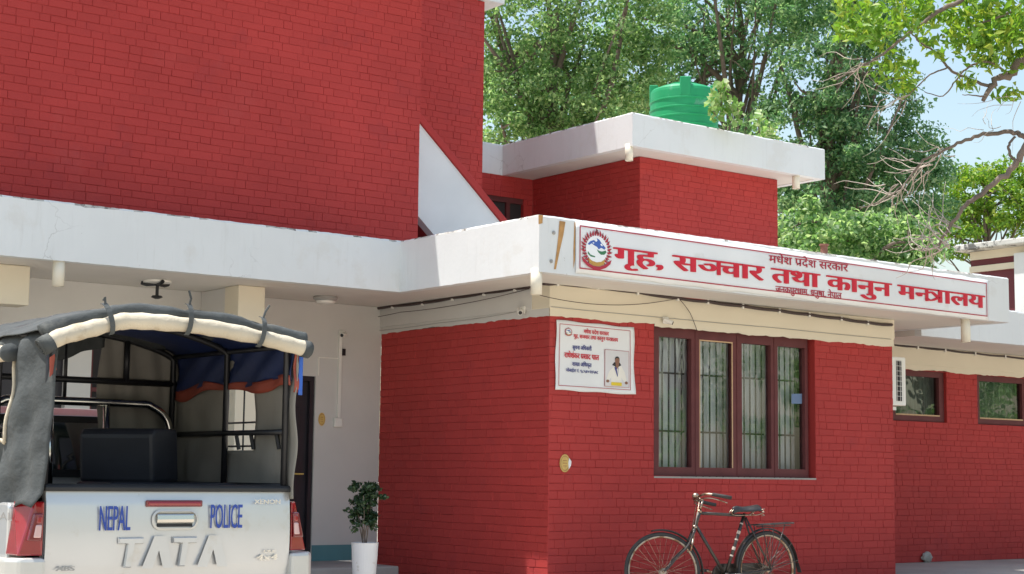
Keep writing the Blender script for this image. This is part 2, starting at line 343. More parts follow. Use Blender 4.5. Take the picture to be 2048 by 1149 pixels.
# ---- lettering
def glyphs(s):
    c = bpy.data.curves.new("txt", "FONT"); c.body = s; c.resolution_u = 3
    o = bpy.data.objects.new("txt", c); COL.objects.link(o)
    me = bpy.data.meshes.new_from_object(o.evaluated_get(bpy.context.evaluated_depsgraph_get()))
    v = np.zeros(len(me.vertices) * 3); me.vertices.foreach_get("co", v); v = v.reshape(-1, 3)[:, :2].copy()
    f = [tuple(p.vertices) for p in me.polygons]
    bpy.data.objects.remove(o); bpy.data.curves.remove(c); bpy.data.meshes.remove(me)
    return v, f
def cut_right(v, f, x):
    b = bmesh.new(); vv = [b.verts.new((p[0], p[1], 0)) for p in v]
    for q in f:
        try: b.faces.new([vv[i] for i in q])
        except ValueError: pass
    bmesh.ops.bisect_plane(b, geom=b.verts[:] + b.edges[:] + b.faces[:], plane_co=(x, 0, 0), plane_no=(1, 0, 0), clear_outer=True)
    b.verts.index_update(); v2 = np.array([p.co[:2] for p in b.verts]); f2 = [tuple(q.index for q in g.verts) for g in b.faces]; b.free(); return v2, f2
def stroke(pts, w):
    out = [], []
    v, f = [], []
    for i in range(len(pts)):
        a = np.array(pts[max(i - 1, 0)]); c = np.array(pts[min(i + 1, len(pts) - 1)]); d = (c - a) / max(1e-6, np.linalg.norm(c - a)); n_ = np.array([-d[1], d[0]]) * w / 2
        v += [np.array(pts[i]) + n_, np.array(pts[i]) - n_]
    for i in range(len(pts) - 1): f.append((2 * i, 2 * i + 1, 2 * i + 3, 2 * i + 2))
    return np.array(v), f
def deva(tokens):
    """Devanagari line from font letters; half letters and conjuncts are cut and joined here"""
    V, Fc, x = [], [], 0.
    def put(v, f, dx):
        k = sum(len(q) for q in V); V.append(v + np.array([dx, 0])); Fc.extend([tuple(i + k for i in q) for q in f])
    for t in tokens:
        if t == ' ': x += .26; continue
        if isinstance(t, tuple):
            if t[0] == 'half':
                v, f = glyphs(t[1]); w = v[:, 0].max(); v, f = cut_right(v, f, w - .15); put(v, f, x); x += w - .155
            elif t[0] == 'tra':
                v, f = glyphs("ा"); w = v[:, 0].max(); top = v[:, 1].max()
                put(*stroke([(0, top - .035), (.40, top - .035)], .07), x)
                put(*stroke([(.03, .40), (.08, .455), (.15, .465), (.22, .435), (.30, .35), (.42, .22)], .062), x)
                put(*stroke([(.0, .13), (.05, .075), (.13, .06), (.22, .09), (.32, .165), (.42, .25)], .062), x)
                put(v, f, x + .40 - w + .22); x += .40 + .22
            elif t[0] == 'pra':
                v, f = glyphs("प"); w = v[:, 0].max(); put(v, f, x); put(*stroke([(w - .16, .24), (w - .28, .17), (w - .42, .06)], .07), x); x += w
        else:
            v, f = glyphs(t); put(v, f, x); x += v[:, 0].max()
    return np.vstack(V), Fc
def lay(b, vf, x0, x1, zb0, zh0, y, slope=0., bold=(0, 0), head=.62, steps=5):
    """put 2D letters on a wall plane: x0..x1 wide, baseline zb0, headline zh0 (both at x0)"""
    v, f = vf; v = v - np.array([v[:, 0].min(), 0]); sx = (x1 - x0) / v[:, 0].max(); sz = (zh0 - zb0) / head
    for k in range(steps):
        t = (k / (steps - 1) - .5) * 2 if steps > 1 else 0
        b.add([(x0 + p[0] * sx + t * bold[0], y - .0004 * k, zb0 + p[1] * sz + t * bold[1] + slope * p[0] * sx) for p in v], f)
    return b
PRADESH = ["मधेश", ' ', ('pra',), "देश सरकार"]
MINISTRY = ["गृह, स", ('half', "ञ"), "चार तथा कानुन म", ('half', "न"), ('tra',), "ालय"]
# ================================================================== GROUND
kind(MB().quad((-300, -300, -.14), (300, -300, -.14), (300, 300, -.14), (-300, 300, -.14)).build("ground", M['ground']), 'structure')
kind(MB().box(9.0, 40, 10.95, 13.6, -.138, -.012).build("pavement", M['concrete'], bevel=.02), 'structure')
kind(MB().box(-2, 8.97, 13.45, 20, -.138, .12).build("porch_floor", M['floor'], bevel=.015), 'structure')
# ================================================================== OFFICE BUILDING
XL, YF, XR, YP = 9.452, 11.745, 14.31, 14.6
ZW, ZB, ZS, ZT = 2.485, 2.555, 2.77, 3.27
B = thing("office_building", "red brick office building with white concrete eaves, porch and rooftop block", "building")
wx0, wx1, wz0, wz1 = 10.755, 13.05, 1.015, ZW
brick_wall("front_wall", B, (0, YF, 0), (1, 0, 0), (0, -1, 0), XL, XR, -.012, ZW + .01, [(wx0, wx1, wz0, wz1 + .02)], seed=3)
brick_wall("porch_side_wall", B, (XL, 0, 0), (0, -1, 0), (-1, 0, 0), -YP, -YF, -.13, ZW + .01, seed=5)
MB().box(XR - .02, XR, YF + .012, 13.2, -.012, ZW).build("end_wall", M['redflat'], B)
MB().box(XL + .012, XL + .1, YF + .2, YP, -.1, 2.76).build("inner_partition", M['room'], B)
# beam and its ragged lower paint edge
def ragged(name, p0, p1, n, ztop, zlow, seed, material):
    rd = random.Random(seed); p0, p1, n = Vector(p0), Vector(p1), Vector(n); L_ = (p1 - p0).length; k = int(L_ / .05); b = MB(); s = 0
    for i in range(k + 1):
        p = p0.lerp(p1, i / k); s = .75 * s + rd.uniform(-.007, .007)
        z = zlow + s + rd.uniform(-.003, .003)
        b.v += [tuple(p + n * .007 + Vector((0, 0, ztop))), tuple(p + n * .007 + Vector((0, 0, z))), tuple(p - n * .004 + Vector((0, 0, z)))]
    for i in range(k): b.f += [(3 * i, 3 * i + 1, 3 * i + 4, 3 * i + 3), (3 * i + 1, 3 * i + 2, 3 * i + 5, 3 * i + 4)]; b.mi += [0, 0]
    return b.build(name, material, B)
MB().box(XL - .02, XR + .02, YF - .02, YF + .25, ZB, ZS).build("beam", M['cream'], B, bevel=.006)
MB().box(XL - .02, XL + .2, YF + .252, YP, ZB, ZS).build("beam", M['porch'], B, bevel=.006)
ragged("paint_edge", (XL - .007, YF, 0), (wx0, YF, 0), (0, -1, 0), ZB + .003, 2.482, 1, M['cream'])
ragged("paint_edge", (wx0, YF, 0), (XR + .018, YF, 0), (0, -1, 0), ZB + .003, 2.472, 9, M['cream'])
ragged("paint_edge", (XL, YP, 0), (XL, YF, 0), (-1, 0, 0), ZB + .003, 2.49, 4, M['porch'])
# slabs, eaves
MB().box(-3, 8.85, 13.29, 19, ZS + .002, 2.98).box(8.852, 15.36, 11.12, 19, ZS + .002, 2.98).build("soffit_slab", M['soffit'], B)
fascia("eaves_parapet", B, [(-3, 13.2), (8.749, 13.2), (8.749, 11.03), (15.45, 11.03), (15.45, 13.9)], ZS - .004, ZT, .1, 2, .009)
# porch: column, beams, back wall, door
MB().box(7.303, 7.588, 13.77, 14.05, .12, ZS).build("column", M['cream'], B, bevel=.008)
MB().box(7.33, 7.56, 14.052, YP - .002, 2.42, ZS).build("beam", M['porch'], B, bevel=.006)
MB().box(4.3, 5.28, 13.78, 14.03, 2.425, ZS).build("beam", M['cream'], B, bevel=.012)
dx0, dx1 = 7.78, 8.66
lx0, lx1, lx2, lx3 = atY(97, 700, YP)[0], atY(134, 700, YP)[0], atY(184, 700, YP)[0], atY(262, 700, YP)[0]
plain_wall("porch_back_wall", M['porch'], B, (0, YP, 0), (1, 0, 0), (0, -1, 0), -2, XL, .12, ZS, [(dx0, dx1, .12, 2.0), (lx2, lx3 + .1, .9, 2.25), (lx0 - .75, lx1, .12, 2.2)])
MB().box(dx1 + .002, XL - .012, YP - .008, YP - .001, .121, .28).build("skirting", M['teal'], B)
d = MB().box(dx0 + .06, dx1 - .05, YP + .07, YP + .11, .125, 1.95).build("door", M['darkwood'], B)
MB().box(dx0, dx0 + .06, YP + .02, YP + .12, .125, 2.0).box(dx1 - .05, dx1, YP + .02, YP + .12, .125, 2.0).box(dx0 + .06, dx1 - .05, YP + .02, YP + .12, 1.95, 2.0).build("door_frame", M['darkwood'], d)
pn = MB()
for z in (.25, .75, 1.25): pn.box(dx0 + .15, dx1 - .14, YP + .062, YP + .07, z, z + .42)
pn.build("door_panel", M['darkwood'], d, bevel=.008)
MB().tube([(dx1 - .1, YP + .05, 1.0), (dx1 - .1, YP + .03, 1.0), (dx1 - .2, YP + .03, 1.0)], .009).build("handle", M['brass'], d)
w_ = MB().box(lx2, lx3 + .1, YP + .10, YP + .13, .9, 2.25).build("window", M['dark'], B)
fr = MB()
for a in (lx2, (lx2 + lx3) / 2 + .02, lx3 + .06): fr.box(a, a + .04, YP + .06, YP + .1, .9, 2.25)
fr.box(lx2, lx3 + .1, YP + .062, YP + .098, 1.75, 1.79).build("frame", M['maroonwood'], w_)
MB().box(lx0 - .75, lx1, YP + .08, YP + .12, .12, 2.2).build("door", M['darkwood'], B)
# -------- front window
def window(name, Y, x0, x1, z0, z1, panes, glass, bars, curtain, beadcol=None, room=.9, zbar=2):
    """timber window set back in its opening: frame, panes, grille, curtain and the dark room behind"""
    pz0, pz1 = panes_z(z0, z1)
    fo = plain_wall("window", M['maroonwood'], B, (0, Y - .035, 0), (1, 0, 0), (0, -1, 0), x0, x1, z0 + .002, z1, [(a, c, pz0, pz1) for a, c in panes], .07)
    bm_ = bmesh.new(); bm_.from_mesh(fo.data); bmesh.ops.remove_doubles(bm_, verts=bm_.verts, dist=1e-5); bm_.to_mesh(fo.data); bm_.free()
    for k in range(len(panes) - 1):
        xm = (panes[k][1] + panes[k + 1][0]) / 2; hw = .012 if k == 1 else .006
        MB().box(xm - hw, xm + hw, Y - .041, Y - .0352, z0 + .02, z1 - .03).build("sash_joint", M['maroonwood'], fo, bevel=.002)
    for k, (a, c) in enumerate(panes):
        MB().quad((a, Y + .006, pz0), (c, Y + .006, pz0), (c, Y + .006, pz1), (a, Y + .006, pz1)).build("pane", glass, fo)
        if beadcol and k in beadcol:
            e = .013; MB().box(a, a + e, Y - .034, Y - .0285, pz0, pz1).box(c - e, c, Y - .034, Y - .0285, pz0, pz1).box(a + e, c - e, Y - .034, Y - .0285, pz1 - e, pz1).build("bead", M['tan'], fo)
        if bars:
            g = MB()
            for i in range(bars):
                x = a + (c - a) * (i + .5) / bars; g.box(x - .006, x + .006, Y + .055, Y + .067, z0, z1)
            for i in range(zbar): zz = pz0 + (pz1 - pz0) * (.27 + .45 * i); g.box(a, c, Y + .068, Y + .072, zz, zz + .018)
            g.build("grille", M['black'], fo)
    if curtain:
        ph = random.random() * 9
        cu = MB().sheet(lambda u, v: (x0 + (x1 - x0) * u, Y + .14 + .022 * math.sin(u * 95 + ph + 1.5 * math.sin(u * 17)) + .01 * math.sin(u * 210), z0 - .05 + (z1 - z0 + .1) * v), 420, 1)
        cu.build("curtain", M['curtain'], fo, smooth=True)
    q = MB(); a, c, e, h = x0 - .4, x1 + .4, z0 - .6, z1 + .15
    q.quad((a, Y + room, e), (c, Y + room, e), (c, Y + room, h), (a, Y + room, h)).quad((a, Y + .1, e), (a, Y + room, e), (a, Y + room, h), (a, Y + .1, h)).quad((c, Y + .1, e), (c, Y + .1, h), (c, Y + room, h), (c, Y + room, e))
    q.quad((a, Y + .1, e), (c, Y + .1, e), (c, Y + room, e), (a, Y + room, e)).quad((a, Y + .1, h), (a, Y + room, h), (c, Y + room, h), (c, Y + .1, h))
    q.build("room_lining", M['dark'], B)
    return fo
panes_z = lambda z0, z1: (z0 + .09, z1 - .115)
PX = [(1313, 1378), (1394, 1461), (1479, 1537), (1551, 1605)]
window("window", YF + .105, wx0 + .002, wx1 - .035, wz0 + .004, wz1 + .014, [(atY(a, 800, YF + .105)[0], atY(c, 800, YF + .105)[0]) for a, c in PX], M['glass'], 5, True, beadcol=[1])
MB().box(wx0, wx1, YF - .004, YF + .068, wz0 - .014, wz0 + .0035).build("window_sill", M['concrete'], B)
bq = [atY(x, y, YF + .108) for x, y in ((1583, 788), (1604, 788), (1604, 808), (1583, 808))]; MB().add([tuple(q) for q in bq], [(0, 1, 2, 3)]).build("blue_note", mat("blue_note_paper", (.14, .21, .34), rough=.6), B)
# -------- right wing
YW, YWF = 13.35, 12.25
panes_z = lambda z0, z1: (z0 + .085, z1 - .08)
ww = []
for (l, r_) in ((1786, 1893), (1955, 2058), (2118, 2220)): ww.append((atY(l, 790, YW)[0], atY(r_, 790, YW)[0], 1.752, 2.40))
brick_wall("wing_wall", B, (0, YW, 0), (1, 0, 0), (0, -1, 0), XR, 26, -.012, 2.41, ww, seed=8)
for (a, c, z, w) in ww:
    cx0 = a + .10; window("window", YW + .075, a + .002, c - .002, z + .004, w + .008, [(a + .09, c - .10)], M['frost'], 0, True)
    MB().box(a + .092, c - .1, YW + .034, YW + .0395, z + .075, z + .093).build("bead", M['tan'], B)
ragged("paint_edge", (XR + .02, YW, 0), (26, YW, 0), (0, -1, 0), 2.47, 2.405, 14, M['cream'])
MB().box(XR + .02, 26, YW - .015, YW + .2, 2.468, 2.70).build("beam", M['cream'], B, bevel=.005)
MB().box(15.46, 26, YWF + .08, 18, 2.702, 2.9).box(XR, 15.458, 13.0, 18, 2.70, 2.768).build("soffit_slab", M['soffit'], B)
fascia("eaves_parapet", B, [(15.455, YWF), (26, YWF)], 2.697, 3.12, .1, 21, .012, M['white'])
# -------- tall block behind the porch
brick_wall("upper_wall", B, (0, 13.91, 0), (1, 0, 0), (0, -1, 0), 2.6, 9.43, 2.9, 6.5, seed=11)
MB().box(-3, 9.421, 13.921, 19, 2.99, 6.5).build("upper_wall_core", M['redflat'], B)
brick_wall("rear_upper_wall", B, (0, 16.0, 0), (1, 0, 0), (0, -1, 0), 9.422, 11.79, 2.99, 6.88, seed=13)
MB().box(9.423, 11.783, 16.012, 20, 2.99, 6.88).build("upper_wall_core", M['redflat'], B)
MB().box(-3.7, 10.35, 13.27, 15.95, 6.5, 6.9).box(-3.7, 12.06, 15.95, 20.5, 6.89, 7.3).build("roof_slab", M['white'], B)  # front slab is unseen; its right overhang was added to darken the rear wall
MB().box(2, 11.6, 17.2, 21, 7.3, 10.4).build("upper_wall_core", M['redflat'], B)  # unseen third storey, added to carry the shadow-casting roof
MB().box(1.4, 12.1, 16.5, 21.5, 10.4, 10.8).build("roof_slab", M['white'], B)  # added roof out of view, its edge set to shadow the rooftop eaves
# -------- sloping stair between tall block and rooftop block
p0, p1 = atY(840, 243, 14.4), atY(1003, 443, 14.4); sl_ = (p1[2] - p0[2]) / (p1[0] - p0[0])
q0 = atY(846, 444, 14.4)
xs0, xs1 = 9.44, 11.4
st = MB().prism([(xs0, p0[2] + sl_ * (xs0 - p0[0]) - .03), (xs1, p0[2] + sl_ * (xs1 - p0[0]) - .03), (xs1, q0[2] + sl_ * (xs1 - q0[0])), (xs0, q0[2] + sl_ * (xs0 - q0[0]))], lambda p, k: (p[0], 14.4 + .12 * k, p[1]))
st.build("stair_side_panel", M['stair'], B, fixn=True)
def coping(Y, dz, wid, m_):
    return MB().prism([(xs0, p0[2] + sl_ * (xs0 - p0[0]) + dz + .075), (xs1, p0[2] + sl_ * (xs1 - p0[0]) + dz + .075), (xs1, p0[2] + sl_ * (xs1 - p0[0]) + dz - .03), (xs0, p0[2] + sl_ * (xs0 - p0[0]) + dz - .03)], lambda p, k: (p[0], Y + wid * k, p[1])).build("stair_coping", m_, B, fixn=True, bevel=.01)
coping(14.37, .0, .18, M['redflat']); coping(15.2, -.02, .15, M['redflat'])
MB().prism([(xs0, p0[2] + sl_ * (xs0 - p0[0]) - .06), (xs1, p0[2] + sl_ * (xs1 - p0[0]) - .06), (xs1, q0[2] + sl_ * (xs1 - q0[0]) + .2), (xs0, q0[2] + sl_ * (xs0 - q0[0]) + .2)], lambda p, k: (p[0], 14.53 + .66 * k, p[1])).build("stair_roof", M['redflat'], B, fixn=True)
# -------- rooftop block under the tank
UX, UY, UZ0, UZ1 = 13.2, 14.815, 5.062, 5.48
vx, vy, vr = 13.734, 15.268, 16.25
brick_wall("rooftop_wall", B, (0, vy, 0), (1, 0, 0), (0, -1, 0), vx, vr, 2.99, UZ0, seed=17, jk=.3)
brick_wall("rooftop_wall", B, (vx, 0, 0), (0, -1, 0), (-1, 0, 0), -17.46, -vy, 2.99, UZ0, seed=18, jk=.3)
MB().box(vx + .011, vr, vy + .011, 19, 2.99, UZ0).build("rooftop_core", M['redflat'], B)
bw = (12.9, 13.56, 4.0, 4.78)
brick_wall("rooftop_back_wall", B, (0, 17.47, 0), (1, 0, 0), (0, -1, 0), 11.79, vx, 2.99, UZ0, [(11.79, 13.58, 3.4, 4.78)], seed=19, jk=.3)
wq = MB().box(11.79, 13.58, 17.53, 17.56, 3.4, 4.78).build("window", M['dark'], B)
MB().box(11.79, 13.58, 17.49, 17.55, 4.70, 4.775).box(13.30, 13.36, 17.49, 17.55, 3.4, 4.70).build("frame", M['maroonwood'], wq)
MB().box(UX + .09, 16.61, UY + .09, 19, UZ0 + .003, 5.3).box(11.0, UX + .088, 17.56, 19, UZ0 + .003, 5.3).build("soffit_slab", M['soffit'], B)
fascia("eaves_parapet", B, [(11.3, 17.46), (UX, 17.46), (UX, UY), (16.70, UY), (16.70, 19)], UZ0 - .003, UZ1, .1, 31, .010)
# -------- drain spouts under the eaves
for (px, py0, py1, Y) in ((118, 526, 573, 13.26), (1073, 543, 590, 11.09), (1258, 299, 322, UY + .09), (1592, 358, 378, UY + .09), (1931, 650, 685, 11.12)):
    a = atY(px, py0, Y); c = atY(px, py1, Y)
    sp = MB().tube([(a[0], Y, (ZS if Y < 14 else UZ0) + .03), (a[0], Y, c[2])], .048, 14, cap=False)
    sp.build("drain_spout", M['pvc'], B, smooth=True, solid=.006)
# -------- worn marks left of the banner
mk = MB()
for (pts) in ([(1119, 442), (1131, 444), (1127, 470), (1120, 500), (1112, 539), (1108, 539), (1113, 505), (1117, 470)], [(1077, 430), (1086, 431), (1085, 447), (1077, 449)], [(1149, 445), (1151, 445), (1150, 520), (1147, 538), (1147, 500)]):
    mk.add([tuple(atY(x, y, 11.027)) for x, y in pts], [tuple(range(len(pts)))])
mk.build("rust_stain", M['rust'], B)
for (x, y) in ((1107, 466), (1102, 523)):
    p = atY(x, y, 11.03); MB().lathe([(.018, 0), (.018, -.006), (.009, -.007), (.009, -.016)], 8, (p[0], p[1] - .0015, p[2]), axis='y').build("bolt", M['greyplastic'], B)
# ================================================================== BANNER AND POSTER
def emblem(b_list, cx, cz, r, y, parent, sx=1.0):
    """wreath, mountains, hills and scroll, as flat printed shapes in layers 1 mm apart"""
    def disc(rx, rz, y, n=36, c=(0, 0)): return [(cx + sx * (c[0] + rx * math.cos(2 * math.pi * k / n)), y, cz + c[1] + rz * math.sin(2 * math.pi * k / n)) for k in range(n)]
    poly = lambda b, pts, y: b.add([(cx + sx * p[0] * r, y, cz + p[1] * r) for p in pts], [tuple(range(len(pts)))])
    w = MB()
    rd = random.Random(4)
    for k in range(26):
        t = R(-58 + 296 * k / 25); c0, s0 = math.cos(t), math.sin(t); tip = 1.06 + rd.uniform(-.08, .05); bw_ = .078; mid_ = .86 + rd.uniform(-.03, .03); kk = .10 * (1 if c0 > 0 else -1)
        poly(w, [(c0 * .71 - s0 * .02, s0 * .71 + c0 * .02), (c0 * .71 + s0 * .02, s0 * .71 - c0 * .02), (c0 * mid_ + s0 * bw_, s0 * mid_ - c0 * bw_), (c0 * tip - s0 * kk, s0 * tip + c0 * kk), (c0 * mid_ - s0 * bw_, s0 * mid_ + c0 * bw_)], y - .0002 * (k % 8))
    w.build("printed_wreath", M['signborder'], parent)
    dk = MB()
    for k in range(18):
        t = R(-55 + 290 * k / 17); c0, s0 = math.cos(t), math.sin(t)
        poly(dk, [(c0 * .84 - s0 * .03, s0 * .84 + c0 * .03), (c0 * .84 + s0 * .03, s0 * .84 - c0 * .03), (c0 * 1.07, s0 * 1.07)], y - .0018)
    dk.build("printed_leaf_tips", M['ink_brown'], parent)
    MB().add(disc(r * .72, r * .73, y - .0022), [tuple(range(36))]).build("printed_disc", M['ink_white'], parent)
    poly(MB(), [(-.62, .22), (-.42, .40), (-.2, .48), (.0, .60), (.18, .52), (.3, .38), (.6, .12), (.52, .02), (.3, .10), (.12, .0), (.02, .12), (-.2, .2), (-.35, .28), (-.5, .18)], y - .003).build("printed_mountain", M['ink_blue'], parent)
    sn = MB(); poly(sn, [(-.2, .48), (.0, .60), (.04, .46), (-.06, .38), (-.12, .44)], y - .0036); poly(sn, [(.22, .30), (.34, .33), (.40, .2), (.3, .2)], y - .0036); poly(sn, [(-.3, .32), (-.18, .36), (-.2, .26)], y - .0036)
    sn.build("printed_snow", M['ink_white'], parent)
    gr = MB(); poly(gr, [(.0, .0), (.16, -.08), (.34, -.1), (.6, -.02), (.66, -.12), (.5, -.26), (.28, -.28), (.1, -.16)], y - .003); poly(gr, [(-.6, -.16), (-.4, -.34), (-.1, -.40), (-.12, -.46), (-.4, -.44), (-.6, -.3)], y - .003)
    gr.build("printed_hills", M['ink_green'], parent)
    go = MB(); poly(go, [(-.56, -.52), (-.3, -.66), (0, -.72), (.3, -.66), (.56, -.5), (.5, -.78), (.2, -.92), (-.2, -.92), (-.5, -.78)], y - .003); go.build("printed_base", M['ink_gold'], parent)
    rb = MB(); poly(rb, [(-1.0, -.5), (-.8, -.62), (-.55, -.80), (-.2, -.94), (.2, -.94), (.55, -.8), (.8, -.62), (1.0, -.5), (.92, -.74), (.6, -.98), (.2, -1.12), (-.2, -1.12), (-.6, -.98), (-.92, -.74)], y - .0034); rb.build("printed_ribbon", M['signborder'], parent)
    fl = MB(); poly(fl, [(-.05, .84), (-.05, 1.12), (.11, 1.0), (-.0, .99), (.12, .86)], y - .003); fl.build("printed_flag", M['ink_brown'], parent)
YB = 11.03 - .012
bn = thing("banner_sign", "long white banner with red lettering and emblem along the eaves", "banner", (9.16, YB, 2.78))
lc = lambda p: (p[0] - 9.16, p[1] - YB, p[2] - 2.78)
bx0, bx1 = atY(1152, 500, YB)[0], atY(1977, 600, YB)[0]
zt0, zt1, zb0, zb1 = atY(1152, 441, YB)[2], atY(1975, 560, YB)[2], atY(1150, 546, YB)[2], atY(1975, 641, YB)[2]
def bz(u, v): t = zt0 + (zt1 - zt0) * u; q = zb0 + (zb1 - zb0) * u; return q + (t - q) * v
sh = MB().sheet(lambda u, v: (bx0 + (bx1 - bx0) * u - 9.16, (-.0015 + .0025 * math.sin(u * 40 + v * 3)) if 0 < v < 1 and 0 < u < 1 else .002, bz(u, v) - 2.78 + (.004 * math.sin(u * 57) + .003 * math.sin(u * 131) if v in (0, 1) else 0)), 90, 6)
sh.build("flex_sheet", M['flex'], bn, solid=.002, smooth=True)
YT = -.008
def band(b, u0, v0, u1, v1, u2, v2, u3, v3, y=YT):
    b.quad(*[(bx0 + (bx1 - bx0) * u - 9.16, y, bz(u, v) - 2.78) for u, v in ((u0, v0), (u1, v1), (u2, v2), (u3, v3))])
bd = MB(); iu, iv, tv = .006, .085, .024; tu = .0018
band(bd, iu, iv, 1 - iu, iv, 1 - iu, iv + tv, iu, iv + tv); band(bd, iu, 1 - iv - tv, 1 - iu, 1 - iv - tv, 1 - iu, 1 - iv, iu, 1 - iv)
band(bd, iu, iv + tv, iu + tu, iv + tv, iu + tu, 1 - iv - tv, iu, 1 - iv - tv); band(bd, 1 - iu - tu, iv + tv, 1 - iu, iv + tv, 1 - iu, 1 - iv - tv, 1 - iu - tu, 1 - iv - tv)
bd.build("border", M['signborder'], bn)
def line(tok, px0, pyh0, pyb0, px1, pyh1, bold, name, parent, Y, org, material, yo, steps=5):
    a, bq, c = atY(px0, pyh0, Y), atY(px0, pyb0, Y), atY(px1, pyh1, Y)
    b = lay(MB(), deva(tok), a[0], c[0], bq[2], a[2], Y + yo, (c[2] - a[2]) / (c[0] - a[0]), bold, steps=steps)
    b.v = [(v[0] - org[0], v[1] - org[1], v[2] - org[2]) for v in b.v]
    return b.build(name, material, parent)
org = (9.16, YB, 2.78)
line(MINISTRY, 1228, 495, 525, 1967, 592.5, (.0185, .001), "red_heading", bn, YB, org, M['signred'], -.008, 7)
line(PRADESH, 1537, 511, 525.5, 1695, 530, (.0028, .001), "red_top_line", bn, YB, org, M['signborder'], -.008, 3)
line(["जनकपुरधाम, धनुषा, नेपाल"], 1550, 572.5, 584, 1682, 587, (.0026, .001), "red_bottom_line", bn, YB, org, M['signborder'], -.008, 3)
ec = atY(1192, 499, YB); emblem(None, ec[0] - 9.16, ec[2] - 2.78, .165, -.008, bn, sx=1.06)
# poster
YQ = YF - .012
pt = thing("notice_poster", "white notice poster with a man's photo on the front wall beside the window", "poster", (9.52, YQ, 1.8))
po = (9.52, YQ, 1.8)
pc = [atY(1113, 640, YQ), atY(1268, 656, YQ), atY(1269, 790, YQ), atY(1110, 780, YQ)]
def pq(u, v, y=0.):
    t = pc[0] + (pc[1] - pc[0]) * u; q = pc[3] + (pc[2] - pc[3]) * u; p = t + (q - t) * v
    return (p[0] - po[0], y, p[2] - po[2])
def curl(u, v): return -.02 * max(0, u - .93) * 12 * max(0, v - .8) * 5 - .003 * math.sin(u * 9) * math.sin(v * 8)
MB().sheet(lambda u, v: (lambda p: (p[0] + (.006 * math.sin(v * 9) if u in (0, 1) else 0), curl(u, v), p[2] + (.004 * math.sin(u * 14) if v in (0, 1) else 0)))(pq(u, v)), 30, 24).build("flex_sheet", M['flex'], pt, solid=.0015, smooth=True)
pb = MB()
for (u0, v0, u1, v1) in ((.035, .05, .945, .058), (.035, .93, .945, .938), (.035, .058, .041, .93), (.939, .058, .945, .93)): pb.quad(pq(u0, v0, -.008), pq(u1, v0, -.008), pq(u1, v1, -.008), pq(u0, v1, -.008))
pb.build("border", M['signborder'], pt)
def pline(tok, u0, u1, vh, vb, material, name, bold=.0016):
    a, c, e = pq(u0, vh), pq(u1, vh), pq(u0, vb)
    lay(MB(), deva(tok), a[0], c[0], e[2], a[2], -.008, (c[2] - a[2]) / (c[0] - a[0]), (bold, .0006), steps=3).build(name, material, pt)
pline(PRADESH, .34, .66, .105, .155, M['signred'], "red_line"); pline(MINISTRY, .21, .78, .185, .235, M['signred'], "red_line")
pline(["सूचना अ\u093fधकारी"], .20, .44, .35, .40, M['signblue'], "blue_line")
pline(["राधेशंकर", ' ', ('pra',), "साद पाल"], .10, .535, .46, .53, M['signred'], "red_line", .0022)
pline(["शाखा अ\u093fधकृत"], .20, .44, .59, .64, M['signblue'], "blue_line")
pline(["मोबाईल नं. ९८५४०२४५७८"], .125, .525, .69, .73, M['signblue'], "blue_line", .0012)
ph = pq(.145, .155); emblem(None, ph[0], ph[2], .036, -.008, pt, sx=1.25)
def pshape(name, pts, y, material):
    MB().add([pq(u, v, y) for u, v in pts], [tuple(range(len(pts)))]).build(name, material, pt)
ov = lambda cu, cv, ru, rv, n=20: [(cu + ru * math.cos(2 * math.pi * k / n), cv - rv * math.sin(2 * math.pi * k / n)) for k in range(n)]
pshape("photo_border", [(.608, .362), (.925, .362), (.925, .905), (.608, .905)], -.0075, M['signborder'])
pshape("photo_backdrop", [(.613, .368), (.920, .368), (.920, .900), (.613, .900)], -.0085, M['ink_photo'])
pshape("printed_shirt", [(.73, .60), (.728, .585), (.80, .585), (.825, .60), (.865, .68), (.89, .80), (.86, .83), (.82, .76), (.825, .86), (.69, .86), (.69, .77), (.655, .82), (.63, .80), (.665, .68)], -.0095, M['ink_shirt'])
pshape("printed_collar", [(.70, .585), (.73, .54), (.80, .54), (.82, .58), (.79, .60), (.76, .64), (.735, .60)], -.0102, M['ink_black'])
pshape("printed_neck", [(.745, .56), (.79, .56), (.785, .60), (.765, .645), (.75, .61)], -.0108, M['ink_skin'])
pshape("printed_face", ov(.767, .515, .030, .058), -.0114, M['ink_skin'])
pshape("printed_hair", [(.737, .51), (.738, .48), (.75, .458), (.767, .452), (.784, .458), (.796, .48), (.797, .51), (.790, .485), (.767, .475), (.745, .485)], -.012, M['ink_black'])
pshape("printed_hand", ov(.645, .825, .020, .022), -.0114, M['ink_skin']); pshape("printed_hand", ov(.885, .835, .020, .022), -.0114, M['ink_skin'])
pshape("printed_nameplate", [(.69, .835), (.825, .835), (.825, .885), (.69, .885)], -.0114, M['ink_yellow'])
pshape("printed_lanyard", [(.728, .615), (.759, .615), (.770, .73), (.781, .615), (.785, .615), (.772, .75), (.768, .75)], -.0114, M['signblue'])
